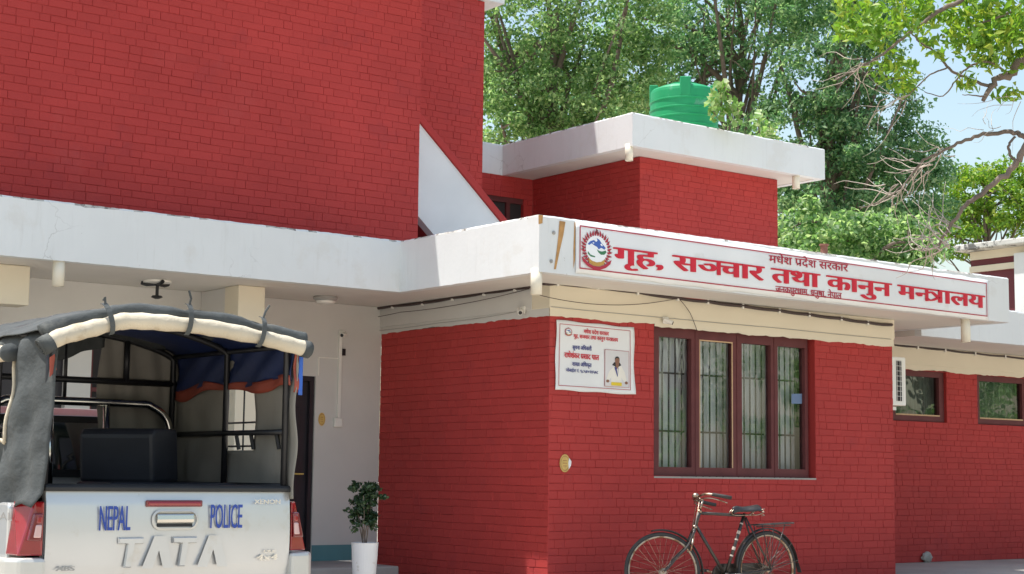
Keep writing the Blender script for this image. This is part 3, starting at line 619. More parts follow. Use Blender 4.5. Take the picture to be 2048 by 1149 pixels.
# ================================================================== SMALL THINGS ON THE WALLS
def sticker(name, p, n_axis, rx, rz, label):
    t = thing(name, label, "sticker", p)
    P_ = lambda k: (rx * math.cos(k), rz * math.sin(k))
    if n_axis == 'y': MB().add([(P_(2 * math.pi * k / 24)[0], -.004, P_(2 * math.pi * k / 24)[1]) for k in range(24)], [tuple(range(24))]).build("paper", M['brass'], t, solid=.001)
    rg = MB()
    for k in range(24):
        a, c = 2 * math.pi * k / 24, 2 * math.pi * (k + 1) / 24
        rg.quad(*[(rx * s * math.cos(q), -.0055, rz * s * math.sin(q)) for s, q in ((.86, a), (.86, c), (.74, c), (.74, a))])
    for z in (-.3, 0, .3): rg.quad((-.4 * rx, -.0055, rz * (z - .06)), (.4 * rx, -.0055, rz * (z - .06)), (.4 * rx, -.0055, rz * (z + .06)), (-.4 * rx, -.0055, rz * (z + .06)))
    rg.build("printed_ring", M['rust'], t); return t
p = atY(1129, 927, YF); s_ = sticker("wall_sticker", (p[0], YF - .002, p[2]), 'y', .062, .082, "golden oval sticker with one edge peeling, on red wall beside the corner")
MB().add([(.045, -.006, -.055), (.062, -.018, -.02), (.063, -.022, .02), (.048, -.006, .05), (.040, -.0058, 0)], [(0, 1, 2, 3, 4)]).build("peeled_edge", M['flex'], s_)
p = atY(643, 839, YP); sticker("wall_sticker", (p[0], YP - .002, p[2]), 'y', .042, .068, "golden oval sticker on the pale porch wall near dark door")
# AC condenser
ax = atY(1812, 760, 11.79)[0]
ac = thing("air_conditioner", "white air conditioner condenser mounted at the right end of front block", "air conditioner", (XR, 11.79, 1.83))
acw = ax - XR
MB().box(.03, acw, 0, .8, .0, .54).build("casing", M['plastic'], ac, bevel=.012)
MB().box(.03 + acw * .3, acw * .72, -.004, -.001, .05, .50).build("coil", M['dark'], ac)
g = MB()
for k in range(9): g.box(.03 + acw * .29, acw * .73, -.010, -.005, .045 + .056 * k, .049 + .056 * k)
for k in range(3): x = .03 + acw * (.30 + .185 * k); g.box(x, x + .004, -.0125, -.0105, .045, .50)
g.build("guard_grille", M['plastic'], ac)
MB().box(-.002, acw * .6, .05, .09, -.05, -.012).box(-.002, acw * .6, .7, .74, -.05, -.012).build("bracket", M['plastic'], ac)
# cctv cameras
def cctv(p, n, label, look):
    t = thing("security_camera", label, "security camera", p)
    k = MB(); k.lathe([(.028, 0), (.03, .012), (.02, .022)], 14, axis='y'); 
    e = MB().tube([(0, -.015, 0), (0, -.05, -.01)], .010)
    body = MB().tube([Vector((0, -.045, -.012)) - Vector(look) * .05, Vector((0, -.045, -.012)) + Vector(look) * .055], .024, 14)
    lens = MB().tube([Vector((0, -.045, -.012)) + Vector(look) * .056, Vector((0, -.045, -.012)) + Vector(look) * .060], .018, 12)
    o = [MB().box(-.035, .035, -.014, 0, -.035, .035).build("wall_box", M['plastic'], t, bevel=.005), e.build("arm", M['plastic'], t), body.build("camera_body", M['plastic'], t, smooth=False), lens.build("lens", M['ink_black'], t)]
    if n == 'x': t.rotation_euler = (0, 0, -math.pi / 2)
    return t
G = "security cameras under the eaves"
cctv((atY(1330, 641, YF - .02)[0], YF - .021, atY(1330, 641, YF - .02)[2]), 'y', "small cream security camera above the front window", (.5, -.6, -.35))["group"] = G
pcm = atX(1047, 621, XL - .02); cctv((XL - .021, pcm[1], pcm[2]), 'x', "small cream security camera on the beam left of block corner", (.7, -.4, -.35))["group"] = G
p = atY(683, 668, YP); cctv((p[0], YP - .001, p[2]), 'y', "small white security camera atop conduit on the porch wall", (-.7, -.5, -.2))["group"] = G
# conduit with switch box on porch wall
p0c, p1c = atY(681, 672, YP), atY(676, 846, YP); cdx = p1c[0]
cd = thing("wall_conduit", "white trunking running down the porch wall to a switch box", "conduit", (cdx, YP, p1c[2]))
MB().box(-.018, .018, -.02, -.001, .05, p0c[2] - p1c[2]).build("trunking", M['plastic'], cd, bevel=.003)
MB().box(-.06, .035, -.035, -.001, -.045, .048).build("switch_box", M['plastic'], cd, bevel=.006)
MB().box(.02, .055, -.03, -.001, .70, .77).build("black_clip", M['black'], cd)
MB().box(-.26, -.019, -.012, -.001, .66, .672).box(-.26, -.248, -.012, -.001, .48, .659).build("side_trunking", M['plastic'], cd)
# ceiling fittings
G = "fittings on the porch ceiling"
p = atZ(651, 594, ZS); cl = thing("ceiling_light", "round white flush light on the porch ceiling, right of column", "ceiling light", (p[0], p[1], ZS), group=G)
MB().lathe([(.12, 0), (.125, -.02), (.10, -.045)], 24).build("base_plate", M['greyplastic'], cl); MB().lathe([(.10, -.045), (.09, -.065), (.04, -.075)], 24).build("diffuser", M['plastic'], cl)
def hook_light(px, py, z, label, s=1.0):
    p = atZ(px, py, z); t = thing("ceiling_light", label, "ceiling light", (p[0], p[1], z), group=G)
    MB().lathe([(.13 * s, 0), (.13 * s, -.02), (.02, -.03)], 20).build("base_plate", M['plastic'], t)
    a = MB()
    for k in range(3):
        q = 2.1 * k + .4; c0, s0 = math.cos(q), math.sin(q); a.tube([(0, 0, -.03), (.10 * c0 * s, .10 * s0 * s, -.035), (.15 * c0 * s, .15 * s0 * s, -.02)], .018, 8)
    a.tube([(0, 0, -.03), (0, 0, -.14)], .016, 8).build("arm", M['black'], t)
    MB().lathe([(.045, -.14), (.055, -.155), (.02, -.17)], 12).build("lamp_holder", M['black'], t)
hook_light(315, 562, ZS, "black three-armed light fitting hanging from porch ceiling left of column")
hook_light(84, 608, ZS, "dark light fitting under porch ceiling beyond the hanging cream beam")
# cables
def sagging(pts, n, sag):
    out = []
    for i in range(len(pts) - 1):
        a, c = Vector(pts[i]), Vector(pts[i + 1])
        for k in range(n): t = k / n; out.append(a.lerp(c, t) + Vector((0, 0, -sag * 4 * t * (1 - t))))
    return out + [Vector(pts[-1])]
def cable(name, label, pts, r, material, sag=.02, n=6, clips=True):
    t = thing(name, label, "cable", tuple(pts[0])); o_ = Vector(pts[0])
    MB().tube([p - o_ for p in sagging(pts, n, sag)], r, 6).build("sheath", material, t, smooth=True)
    if clips:
        for q in pts[1:-1]: c = Vector(q) - o_; MB().box(c.x - .011, c.x + .011, c.y - .014, c.y + .014, c.z - .03, c.z + .018).build("clip", M['plastic'], t)
    return t
xq = XL - .045
pl = [atX(x, y, xq) for x, y in ((580, 651), (616, 643), (660, 632), (722, 621), (785, 612), (845, 606), (905, 596), (968, 586), (1030, 577), (1062, 573))]
cable("bundled_cable", "dark bundled cable clipped along top of beam over porch side wall", pl, .016, M['cable'], .006)
yq = YF - .05
pl = [atY(x, y, yq) for x, y in ((1086, 567), (1115, 566), (1196, 573), (1275, 584), (1355, 596), (1415, 603), (1485, 612), (1558, 621), (1618, 629), (1682, 637), (1735, 645), (1784, 650))]
cf = cable("bundled_cable", "dark red bundled cable clipped along top of front beam under the banner", pl, .017, M['cable'], .008)
MB().tube([Vector(q) - Vector(pl[0]) + Vector((0, -.004, .012)) for q in sagging(pl[:6], 5, .003)], .006, 6).build("red_core", M['redcable'], cf)
pl = [atY(x, y, YW - .03) for x, y in ((1790, 690), (1835, 694), (1890, 700), (1950, 707), (2010, 713), (2080, 720), (2160, 728))]
cable("bundled_cable", "dark cable clipped along the beam of the recessed right wing", pl, .012, M['cable'], .008)
cable("thin_wire", "thin black wire drooping from drain spout across the front beam", [atY(1080, 591, YF - .06), atY(1352, 598, YF - .05)], .0032, M['cable'], .075, 14, False)
cable("thin_wire", "thin black wire hanging from front cable down to the window head", [atY(1357, 597, YF - .05), atY(1380, 626, YF - .05), atY(1394, 662, YF - .03)], .0032, M['cable'], -.008, 6, False)
cable("thin_wire", "thin black wire drooping below the bundled cable over porch side wall", [atX(600, 650, xq), atX(800, 625, xq), atX(1058, 578, xq)], .0032, M['cable'], .03, 12, False)
cable("thin_wire", "thin pale wire running from porch wall camera along the side beam", [atX(690, 668, XL - .025), atX(880, 646, XL - .025), atX(1032, 624, XL - .025)], .0032, M['greyplastic'], .01, 8, False)
cable("thin_wire", "thin pale wire running along the lower edge of the front beam", [atY(x, y, YF - .024) for x, y in ((1102, 614), (1330, 636), (1560, 657), (1782, 679))], .0035, M['greyplastic'], .003, 6, False)
# ================================================================== ROOFTOP TANK, PIPE
tk = thing("water_tank", "green ribbed plastic water tank on the rooftop block", "water tank", (14.93, 15.72, 5.31))
H0 = .85; prof = [(.455, 0)]
for z in (.10, .215, .33, .445, .56, .675): prof += [(.455, z), (.466, z + .006), (.466, z + .018), (.455, z + .024)]
prof += [(.455, H0 - .05), (.448, H0 - .012), (.43, H0 + .008), (.34, H0 + .045), (.20, H0 + .085), (.18, H0 + .088)]
MB().lathe(prof, 96).build("barrel", M['tank'], tk)
MB().lathe([(.18, H0 + .078), (.19, H0 + .09), (.19, H0 + .105), (.14, H0 + .115)], 32).build("lid", M['tank'], tk, smooth=False)
for k in range(4):
    a = R(90 * k - 131); lg = MB().prism([(-.06, -.16), (.012, -.16), (.018, .095), (-.09, .095), (-.12, .03)], lambda p, q: ((-.072, .072)[q], p[0], p[1]))
    lg.xf(Matrix.Translation((.445 * math.cos(a), .445 * math.sin(a), H0 - .01 + (.025 if k == 0 else 0))) @ Matrix.Rotation(a - math.pi / 2, 4, 'Z')).build("lug", M['tank'], tk, bevel=.012, fixn=True)
a, c = atY(1648, 489, 13.4), atY(1650, 530, 13.4)
tag(MB().lathe([(.045, 2.982), (.045, a[2] - .02), (.06, a[2] - .018), (.06, a[2]), (.03, a[2] + .001)], 14, (a[0], 13.4, 0)).build("roof_pipe", M['brownpipe'], None), "rusty brown pipe stub rising behind the banner top", "pipe")
# ================================================================== FAR BUILDING
FX = atD(1906, 492, 40)[0]; FY = atD(1906, 492, 40)[1]
fz = lambda y: atX(1910, y, FX)[2] + .14
fb = thing("far_building", "maroon building with black-stained concrete eaves beyond the right wing", "building", (FX, FY, -.14))
zt, zs_, zc, zm, zw = fz(491), fz(503.5), fz(520), fz(533), fz(545)
MB().box(0, 7, -18, 0, zs_, zt).build("eaves_slab", M['stained'], fb, bevel=.03)
mw = mat("maroon_wall_paint", (.135, .022, .030), rough=.7)
MB().box(.42, 6.8, -17.8, -.2, 0, zs_ - .002).build("wall", mw, fb)
MB().box(.38, .419, -17.8, -.21, zc, zs_ - .004).box(.36, .419, -17.8, -.2, zw, zm).build("cream_band", M['cream'], fb)
for px_ in (2034, 2120): y0 = atX(px_, 560, FX + .3)[1] - FY; MB().box(.2, .355, y0 - 1.1, y0, 0, zc + .02).build("pillar", M['white'], fb)
y0 = atX(2036, 470, FX)[1] - FY; MB().box(.3, .9, y0 - .9, y0, zt + .002, zt + .26).build("parapet_block", M['brownpipe'], fb)
# ================================================================== POTTED PLANT
def leaf_mesh(name, P, N, size, material, parent, seed=0, asp=.45, fold=.25):
    """many small folded leaves at points P, each facing roughly N"""
    g = np.random.default_rng(seed); n = len(P); P = np.asarray(P, float); N = np.asarray(N, float)
    N = N / np.maximum(1e-6, np.linalg.norm(N, axis=1))[:, None]
    T = g.normal(size=(n, 3)); T[:, 2] -= .45; T -= N * (T * N).sum(1)[:, None]; T /= np.maximum(1e-6, np.linalg.norm(T, axis=1))[:, None]
    S = np.cross(N, T); sz = size * g.uniform(.65, 1.35, n)[:, None]
    a = P - T * sz * .5; b = P + S * sz * asp * .5 + N * sz * fold * .3; c = P + T * sz * .5 - N * sz * fold * .4; d = P - S * sz * asp * .5 + N * sz * fold * .3
    V = np.stack([a, b, c, d], 1).reshape(-1, 3)
    me = bpy.data.meshes.new(name); me.vertices.add(4 * n); me.vertices.foreach_set("co", V.ravel())
    idx = (np.arange(n)[:, None] * 4 + np.array([0, 1, 2, 0, 2, 3])).ravel()
    me.loops.add(6 * n); me.loops.foreach_set("vertex_index", idx.astype(np.int32)); me.polygons.add(2 * n)
    me.polygons.foreach_set("loop_start", np.arange(0, 6 * n, 3, dtype=np.int32)); me.polygons.foreach_set("loop_total", np.full(2 * n, 3, np.int32))
    me.materials.append(material); me.update(calc_edges=True); me.validate()
    o = bpy.data.objects.new(name, me); COL.objects.link(o); o.parent = parent; return o
def clump_points(cs, rs, per, seed, up=.3):
    g = np.random.default_rng(seed); P, N = [], []
    for c, r_ in zip(cs, rs):
        k = max(4, int(per * g.uniform(.6, 1.4))); d = g.normal(size=(k, 3)); d /= np.linalg.norm(d, axis=1)[:, None]
        rad = r_ * g.uniform(.25, 1.0, k)[:, None] ** .6; sc = np.array([1, 1, .62])
        P.append(np.asarray(c) + d * rad * sc); q = d * .7 + g.normal(size=(k, 3)) * .7; q[:, 2] += up; N.append(q)
    return np.vstack(P), np.vstack(N)
pp = atD(729, 1120, 14.4)
pl_ = thing("potted_plant", "small leafy shrub in a tall white pot at porch corner", "potted plant", (pp[0], pp[1], -.14))
MB().lathe([(.075, 0), (.085, .02), (.112, .40), (.118, .535), (.122, .545), (.112, .548), (.104, .52), (.10, .49)], 32, close=True).build("pot", M['pot'], pl_, smooth=False)
MB().lathe([(.099, .50), (.05, .505), (.001, .505)], 20).build("soil", M['soil'], pl_)
stm = MB(); tips = []
rd = random.Random(3)
for k in range(7):
    a = k * .9; r0 = rd.uniform(.02, .05); top = (rd.uniform(-.10, .10), rd.uniform(-.10, .10), rd.uniform(.74, 1.0))
    mid = (top[0] * .35 + .02 * math.cos(a), top[1] * .35 + .02 * math.sin(a), .68); stm.tube(smooth_path([(r0 * .4 * math.cos(a), r0 * .4 * math.sin(a), .50), mid, top], 5), [.007 - .0004 * i for i in range(11)], 6); tips.append(top)
stm.build("stem", M['bark'], pl_)
cs = [(rd.gauss(.0, .05), rd.gauss(0, .05), rd.uniform(.72, 1.06)) for _ in range(60)] + [(-.1, -.02, .70), (-.12, .0, .66), (.06, -.05, .68)]
P_, N_ = clump_points(cs, [.05] * len(cs), 30, 5); leaf_mesh("foliage", P_, N_, .040, M['leaf_d'], pl_, 6, asp=.6)
lp = atY(1858, 1118, YW - .06); lump = MB().ball((0, 0, 0), .065, 12, 8, (1.5, .6, 1.0)); rl = random.Random(2)
lump.v = [(x * rl.uniform(.75, 1.2), y * rl.uniform(.8, 1.1), z * rl.uniform(.7, 1.25)) for x, y, z in lump.v]
for i, (x, y, z) in enumerate(lump.v): lump.v[i] = (x + lp[0], y + YW - .03, z + .05)
tag(lump.build("concrete_lump", M['concrete'], None), "rough grey cement lump at the foot of recessed wing wall", "rubble")
#TREES
# ================================================================== TREES
def tree(name, label, base, top, crowns, material, size, per, tr, seed, nb=16, cr=(.35, .75), asp=.5, group=None, bark='bark', cat="tree"):
    """tapered trunk forking into limbs that run to leaf clumps spread through the crown"""
    rd = random.Random(seed); t = thing(name, label, cat, tuple(base), group=group); b0 = Vector(base)
    cs, rs = [], []
    for c, rad, n_ in crowns:
        for _ in range(n_):
            while True:
                q = Vector((rd.uniform(-1, 1), rd.uniform(-1, 1), rd.uniform(-1, 1)))
                if .25 < q.length < 1: break
            cs.append(Vector((c[0] + q.x * rad[0], c[1] + q.y * rad[1], c[2] + q.z * rad[2])) - b0); rs.append(rd.uniform(*cr))
    topv = Vector(top) - b0; lean = Vector((topv.x, topv.y, 0))
    tk_ = MB(); path = smooth_path([(0, 0, -.2), lean * .25 + Vector((.1, 0, topv.z * .3)), lean * .6 + Vector((-.1, .05, topv.z * .65)), topv], 5)
    k = len(path); tk_.tube(path, [tr * (1 - .72 * i / (k - 1)) for i in range(k)], 9); tk_.build("trunk", M[bark], t, smooth=True)
    lb = MB(); pick = rd.sample(range(len(cs)), min(nb, len(cs)))
    for i in pick:
        j = rd.randint(int(k * .45), k - 1); s0 = path[j]; e = cs[i]; md = s0.lerp(e, .5) + Vector((rd.uniform(-.3, .3), rd.uniform(-.3, .3), rd.uniform(.0, .5)))
        pth = smooth_path([s0, md, e], 6); q = len(pth); r0 = tr * .42 * rd.uniform(.5, 1)
        lb.tube(pth, [max(.012, r0 * (1 - .85 * i_ / (q - 1))) for i_ in range(q)], 6)
        for _ in range(3):
            a = pth[rd.randint(q // 2, q - 1)]; n2 = min(cs, key=lambda c: (c - a).length + rd.random() * 1.5)
            p2 = smooth_path([a, a.lerp(n2, .5) + Vector((0, 0, rd.uniform(-.1, .25))), n2], 4); lb.tube(p2, [max(.008, r0 * .35 * (1 - .8 * i_ / (len(p2) - 1))) for i_ in range(len(p2))], 5)
    lb.build("limbs", M[bark], t, smooth=True)
    P_, N_ = clump_points(cs, rs, per * 1.05, seed); leaf_mesh("crown", P_, N_, size, M[material], t, seed + 1, asp=asp)
    return t
TG = "trees behind the building"
def E_(px, py, D, rx, ry, n_, dd=1.4): c = atD(px, py, D); k = D / F_PX; return (c, (rx * k, rx * k * dd, ry * k), n_)
def gb(px, D): c = atD(px, 900, D); return (c[0], c[1], -.14)
CR = (.22, .48)
tree("broadleaf_tree", "big leafy tree rising between the tall red wall and the green tank", gb(1120, 33), atD(1110, 60, 33),
     [E_(1030, 60, 33, 110, 150, 62), E_(1180, 20, 33, 150, 120, 80), E_(1010, 230, 33, 110, 90, 52), E_(1150, 210, 33, 150, 90, 80), E_(1090, -140, 33, 200, 130, 60), E_(1260, 140, 33.5, 80, 90, 44), E_(1100, 130, 34.5, 120, 90, 40)],
     'leaf_a', .102, 95, .26, 11, nb=26, cr=CR, group=TG)
tree("broadleaf_tree", "loose open crowned tree with dark limbs right behind green tank", gb(1470, 36), atD(1485, 80, 36),
     [E_(1340, 30, 36, 130, 110, 66), E_(1420, 110, 36, 90, 70, 36), E_(1480, -60, 36, 170, 90, 60), E_(1320, 220, 36, 90, 80, 34), E_(1590, 20, 36, 60, 100, 34), E_(1430, 300, 36, 80, 30, 9), E_(1490, 170, 36, 50, 50, 4)],
     'leaf_b', .106, 85, .20, 23, nb=40, cr=CR, group=TG)
tree("broadleaf_tree", "dense dark green tree right of the rooftop block, its crown sloping down rightwards", gb(1680, 34), atD(1660, 160, 34),
     [E_(1650, 110, 34, 120, 130, 90), E_(1610, 290, 34, 120, 120, 80), E_(1730, 260, 34, 105, 120, 80), E_(1790, 400, 34, 100, 100, 66), E_(1650, 430, 34, 120, 90, 60), E_(1600, -80, 34, 160, 110, 50), E_(1700, 10, 34, 90, 90, 40), E_(1850, 330, 34, 45, 45, 18)],
     'leaf_b', .102, 95, .26, 37, nb=30, cr=CR, group=TG)
tree("broadleaf_tree", "lower pale green sunlit tree behind the right end of the banner", gb(1720, 29), atD(1720, 480, 29),
     [E_(1620, 480, 29, 90, 75, 44), E_(1740, 490, 29, 110, 70, 50), E_(1805, 515, 29, 60, 55, 24)],
     'leaf_a', .112, 75, .14, 41, nb=10, cr=(.2, .4), asp=.62, group=TG)
tree("broadleaf_tree", "bright yellowish green tree far behind the stained concrete eaves", gb(1980, 50), atD(1975, 420, 50),
     [E_(1960, 400, 50, 80, 70, 50), E_(2040, 420, 50, 90, 60, 45), E_(1900, 450, 50, 60, 60, 34), E_(2010, 350, 50, 50, 30, 12)],
     'leaf_c', .16, 60, .2, 43, nb=24, cr=(.3, .6), group=TG)
tree("broadleaf_tree", "hazy tree behind all others, filling gaps left of the sky", gb(1150, 48), atD(1150, 150, 48),
     [E_(1060, 190, 48, 150, 110, 36), E_(1280, 250, 48, 100, 60, 18), E_(1680, 380, 50, 110, 90, 38)],
     'leaf_b', .19, 90, .22, 47, nb=14, cr=(.4, .8), group=TG)
YG = "yard trees facing the building"
for k_, (x_, y_, lab) in enumerate(((29, -7, "yard tree standing across from the front window"), (24, -12, "yard tree farthest from the office, deep in the yard"), (38, -3, "yard tree out beyond the right wing"))):
    tree("broadleaf_tree", lab, (x_, y_, -.14), (x_, y_, 6.0), [((x_ - 1.4, y_, 2.4), (1.7, 1.7, 1.4), 26), ((x_ + 1.6, y_ + 1, 3.6), (1.9, 1.9, 1.6), 34), ((x_ - .6, y_ - .5, 5.4), (2.0, 2.0, 1.3), 34), ((x_ + .6, y_, 7.2), (2.0, 2.0, 1.3), 30)], 'leaf_a', .17, 80, .2, 60 + k_, nb=16, cr=(.35, .6), group=YG)
# ---- branches of the near tree at the right
NT = gb(2520, 17)
nt_ = thing("overhanging_tree", "near tree reaching in from the right with bright leaves and bare twigs", "tree", NT); n0 = Vector(NT)
Dn = 16.0
LP = lambda pts, dz=0.: [Vector(atD(x, y, Dn + dz)) - n0 for x, y in pts]
trunk_top = Vector(atD(2460, 60, 16.6)) - n0
MB().tube(smooth_path([(0, 0, -.2), (.15, 0, 1.8), (-.05, .05, 3.6), trunk_top], 6), [.24 - .006 * i for i in range(19)], 10).build("trunk", M['bark'], nt_, smooth=True)
limbs = MB(); twigs = MB()
def limb(pts, r0, r1, dz=0., b=None, n=6):
    p = smooth_path(LP(pts, dz), 5); k = len(p); q = random.Random(int(pts[0][0]) * 7 + int(pts[0][1]))
    p = [v + Vector((q.uniform(-1, 1), q.uniform(-1, 1), q.uniform(-1, 1))) * r0 * .25 for v in p]
    (b or limbs).tube(p, [.72 * (r0 + (r1 - r0) * i / (k - 1)) for i in range(k)], n); return p
limb([(2460, 100), (2260, 90), (2120, 100), (2048, 125), (2016, 150), (1987, 167), (1966, 196)], .10, .028, .0, n=9)
limb([(1970, 196), (1958, 192), (1924, 190)], .016, .005)
limb([(2040, 135), (2012, 144), (1987, 127), (1957, 125), (1928, 142), (1907, 167), (1886, 192), (1849, 184)], .022, .006, .1)
limb([(1990, 168), (1970, 171), (1928, 154), (1899, 138), (1874, 109), (1840, 84), (1824, 67)], .026, .010, .05)
limb([(2460, -120), (2150, -110), (1985, -35), (1920, 0), (1865, 33), (1820, 67), (1778, 100), (1715, 138), (1665, 161)], .05, .006, -.3)
limb([(1895, 136), (1860, 150), (1830, 178), (1800, 205), (1745, 225)], .012, .004)
limb([(1778, 100), (1740, 125), (1700, 150), (1672, 185)], .012, .004, -.3)
limb([(2460, 330), (2250, 330), (2100, 300), (2048, 276), (2028, 265), (1974, 267), (1932, 280), (1890, 301), (1849, 321), (1815, 359), (1765, 401), (1719, 418)], .05, .006, .2)
limb([(2460, 250), (2200, 240), (2090, 270), (2048, 301), (2032, 330), (1995, 363), (1945, 401), (1915, 434), (1886, 476), (1872, 505)], .07, .012, -.1, n=8)
limb([(2035, 325), (2020, 310), (2018, 290), (2030, 274)], .022, .016)
limb([(2150, -110), (2040, 10), (1980, 40), (1930, 60)], .03, .006, -.2)
limb([(2150, 100), (2080, 30), (2030, -20)], .03, .01)
rdt = random.Random(9)
def fan(px, py, n_, ang, spread, L0, L1, r0, dz=0.):
    for _ in range(int(n_ * .72)):
        a = R(ang + rdt.gauss(0, spread)); x, y = px + rdt.uniform(-25, 25), py + rdt.uniform(-14, 14); pts = [(x, y)]; L_ = rdt.uniform(L0, L1)
        for s in range(5): a += rdt.gauss(0, .42); x += math.cos(a) * L_ / 5; y += math.sin(a) * L_ / 5; pts.append((x, y))
        dd = dz + rdt.uniform(-.25, .25); p = smooth_path([Vector(atD(qx, qy, Dn + dd + .1 * i)) - n0 for i, (qx, qy) in enumerate(pts)], 2)
        twigs.tube(p, [r0 * .78 * (1 - .75 * i / (len(p) - 1)) for i in range(len(p))], 5)
fan(1850, 330, 16, 140, 14, 60, 130, .009, .2); fan(1790, 380, 18, 150, 16, 40, 110, .008, .2); fan(1890, 300, 8, 150, 20, 50, 110, .008, .2)
fan(1880, 490, 22, 190, 22, 50, 130, .010, -.1); fan(1900, 460, 12, 200, 20, 60, 120, .009, -.1); fan(1880, 500, 8, 120, 30, 20, 60, .008)
fan(1740, 130, 12, 150, 16, 50, 120, .007, -.3); fan(1800, 200, 10, 150, 16, 80, 160, .006, 0); fan(1990, 255, 8, 200, 40, 30, 90, .005, .2); fan(2030, 200, 8, 130, 50, 40, 110, .005)
limbs.build("limbs", M['bark'], nt_, smooth=True); kind(twigs.build("twigs", M['palebark'], nt_, smooth=True), 'stuff')
cs, rs = [], []
def lv(px, py, rx, ry, n_, r_=.14, dz=0.):
    for _ in range(n_):
        while True:
            u, v = rdt.uniform(-1, 1), rdt.uniform(-1, 1)
            if u * u + v * v < 1: break
        cs.append(np.array(atD(px + u * rx, py + v * ry, Dn + dz + rdt.uniform(-.5, .5))) - np.array(n0)); rs.append(r_ * rdt.uniform(.7, 1.3))
lv(1725, 60, 55, 30, 12); lv(1800, 40, 70, 40, 18); lv(1690, 70, 20, 14, 4); lv(1770, 125, 30, 24, 7); lv(1805, 160, 26, 34, 9); lv(1880, 70, 70, 45, 16); lv(1985, 60, 75, 60, 34); lv(2040, 30, 80, 60, 34); lv(1850, 10, 110, 30, 20)
lv(2000, 120, 50, 30, 10); lv(2130, 60, 100, 90, 40); lv(1936, 165, 14, 12, 3); lv(2020, 195, 14, 8, 2); lv(1700, 20, 40, 20, 8); lv(2250, 20, 160, 120, 50); lv(1720, 72, 6, 8, 2)
P_, N_ = clump_points(cs, rs, 15, 77); leaf_mesh("crown", P_, N_, .105, M['leaf_c'], nt_, 78, asp=.42)
# ---- creeper and seedlings growing on the rooftop beside the tank
cp = atD(1450, 240, 21.1)
cr_ = thing("climbing_plant", "pale heart leaved creeper hanging beside the green tank", "plant", (cp[0], cp[1], 5.31)); c0 = Vector((cp[0], cp[1], 5.31))
q = MB(); cs = []
rdc = random.Random(21)
for pts in ([(1460, 262), (1452, 225), (1440, 200), (1436, 178)], [(1470, 262), (1462, 215), (1450, 182), (1443, 168)], [(1455, 262), (1432, 232), (1424, 212), (1428, 196)], [(1520, 268), (1515, 245), (1522, 225)], [(1475, 262), (1478, 230), (1470, 205)]):
    v = smooth_path([Vector(atD(x, y, 21.0 + rdc.uniform(-.1, .1))) - c0 for x, y in pts], 5); q.tube(v, .006, 5); cs += [tuple(p) for p in v[3:]]
q.build("stem", M['bark'], cr_)
P_, N_ = clump_points(cs, [.10] * len(cs), 4, 3); N_[:, 1] -= .9; leaf_mesh("foliage", P_, N_, .10, M['leaf_e'], cr_, 8, asp=.75)
sp0 = atD(1530, 262, 22.2)
sd = thing("rooftop_shrub", "small bright shrub sprouting from rooftop right of the tank", "plant", (sp0[0], sp0[1], 5.31)); s0 = Vector((sp0[0], sp0[1], 5.31))
q = MB(); cs = []
for k in range(6):
    e = Vector((rdc.uniform(-.15, .15), rdc.uniform(-.12, .12), rdc.uniform(.2, .46))); q.tube(smooth_path([(0, 0, 0), e * .5 + Vector((0, 0, .06)), e], 4), .007, 5); cs += [tuple(e), tuple(e * .8), tuple(e * .62)]
q.build("stem", M['bark'], sd); P_, N_ = clump_points(cs, [.12] * len(cs), 12, 9); leaf_mesh("foliage", P_, N_, .085, M['leaf_e'], sd, 12, asp=.6)
#BIKE
# ================================================================== BICYCLE
bh = atD(1533, 1131, 14.75); BA = R(174)
bk = thing("bicycle", "old black roadster bicycle with chrome bars standing before the red wall", "bicycle", (bh[0], bh[1], -.14), BA)
M['bikepaint'] = mat("worn_black_enamel", (.028, .021, .017), rough=.45, var=.3, scale=20, coat=.3, spots=[((.20, .10, .05), 9, .62, .8)])
M['chrome'] = mat("dull_chrome", (.42, .34, .27), rough=.4, metal=1, var=.1, scale=30, spots=[((.20, .10, .05), 14, .52, .8)])
M['rubber'] = mat("dusty_rubber", (.035, .034, .033), rough=.8, var=.25, scale=10)
M['leather'] = mat("worn_black_leather", (.02, .019, .02), rough=.45, var=.2, scale=15, bump=.1)
RW, ZH, WB = .335, .35, 1.17
BBX, BBZ = .49, .30
ST, SB = Vector((.262, 0, .86)), Vector((BBX, 0, BBZ))
HT, HBm = Vector((.785, 0, .895)), Vector((.845, 0, .735))
bk.scale = (.965,) * 3
fm = MB()
fm.tube([ST, SB], .0155, 10).tube([(.27, 0, .845), (HT + HBm * 0) + Vector((.008, 0, -.025))], .014, 10).tube([SB, HBm + Vector((-.008, 0, .03))], .0155, 10).tube([HBm, HT], .019, 12)
fm.lathe([(.027, -.04), (.027, .04)], 14, (BBX, 0, BBZ), axis='y')
for s in (-1, 1):
    fm.tube([(.255, .012 * s, .83), (.12, .05 * s, .56), (0, .065 * s, ZH)], .0085, 8).tube([(BBX - .02, .03 * s, BBZ), (.2, .055 * s, .325), (0, .065 * s, ZH)], .010, 8)
fm.build("frame", M['bikepaint'], bk, smooth=True)
for (a, c) in ((HT, HT + Vector((.006, 0, -.02))), (HBm + Vector((-.006, 0, .02)), HBm)): MB().tube([a, c], .0225, 12).build("headset", M['chrome'], bk, smooth=True)
fl = MB()
for k in range(5): p = ST.lerp(SB, .15 + .13 * k); fl.tube([p, p + (SB - ST).normalized() * (.03 if k % 2 else .014)], .0163, 10)
fl.build("paint_flake", M['palebark'], bk)
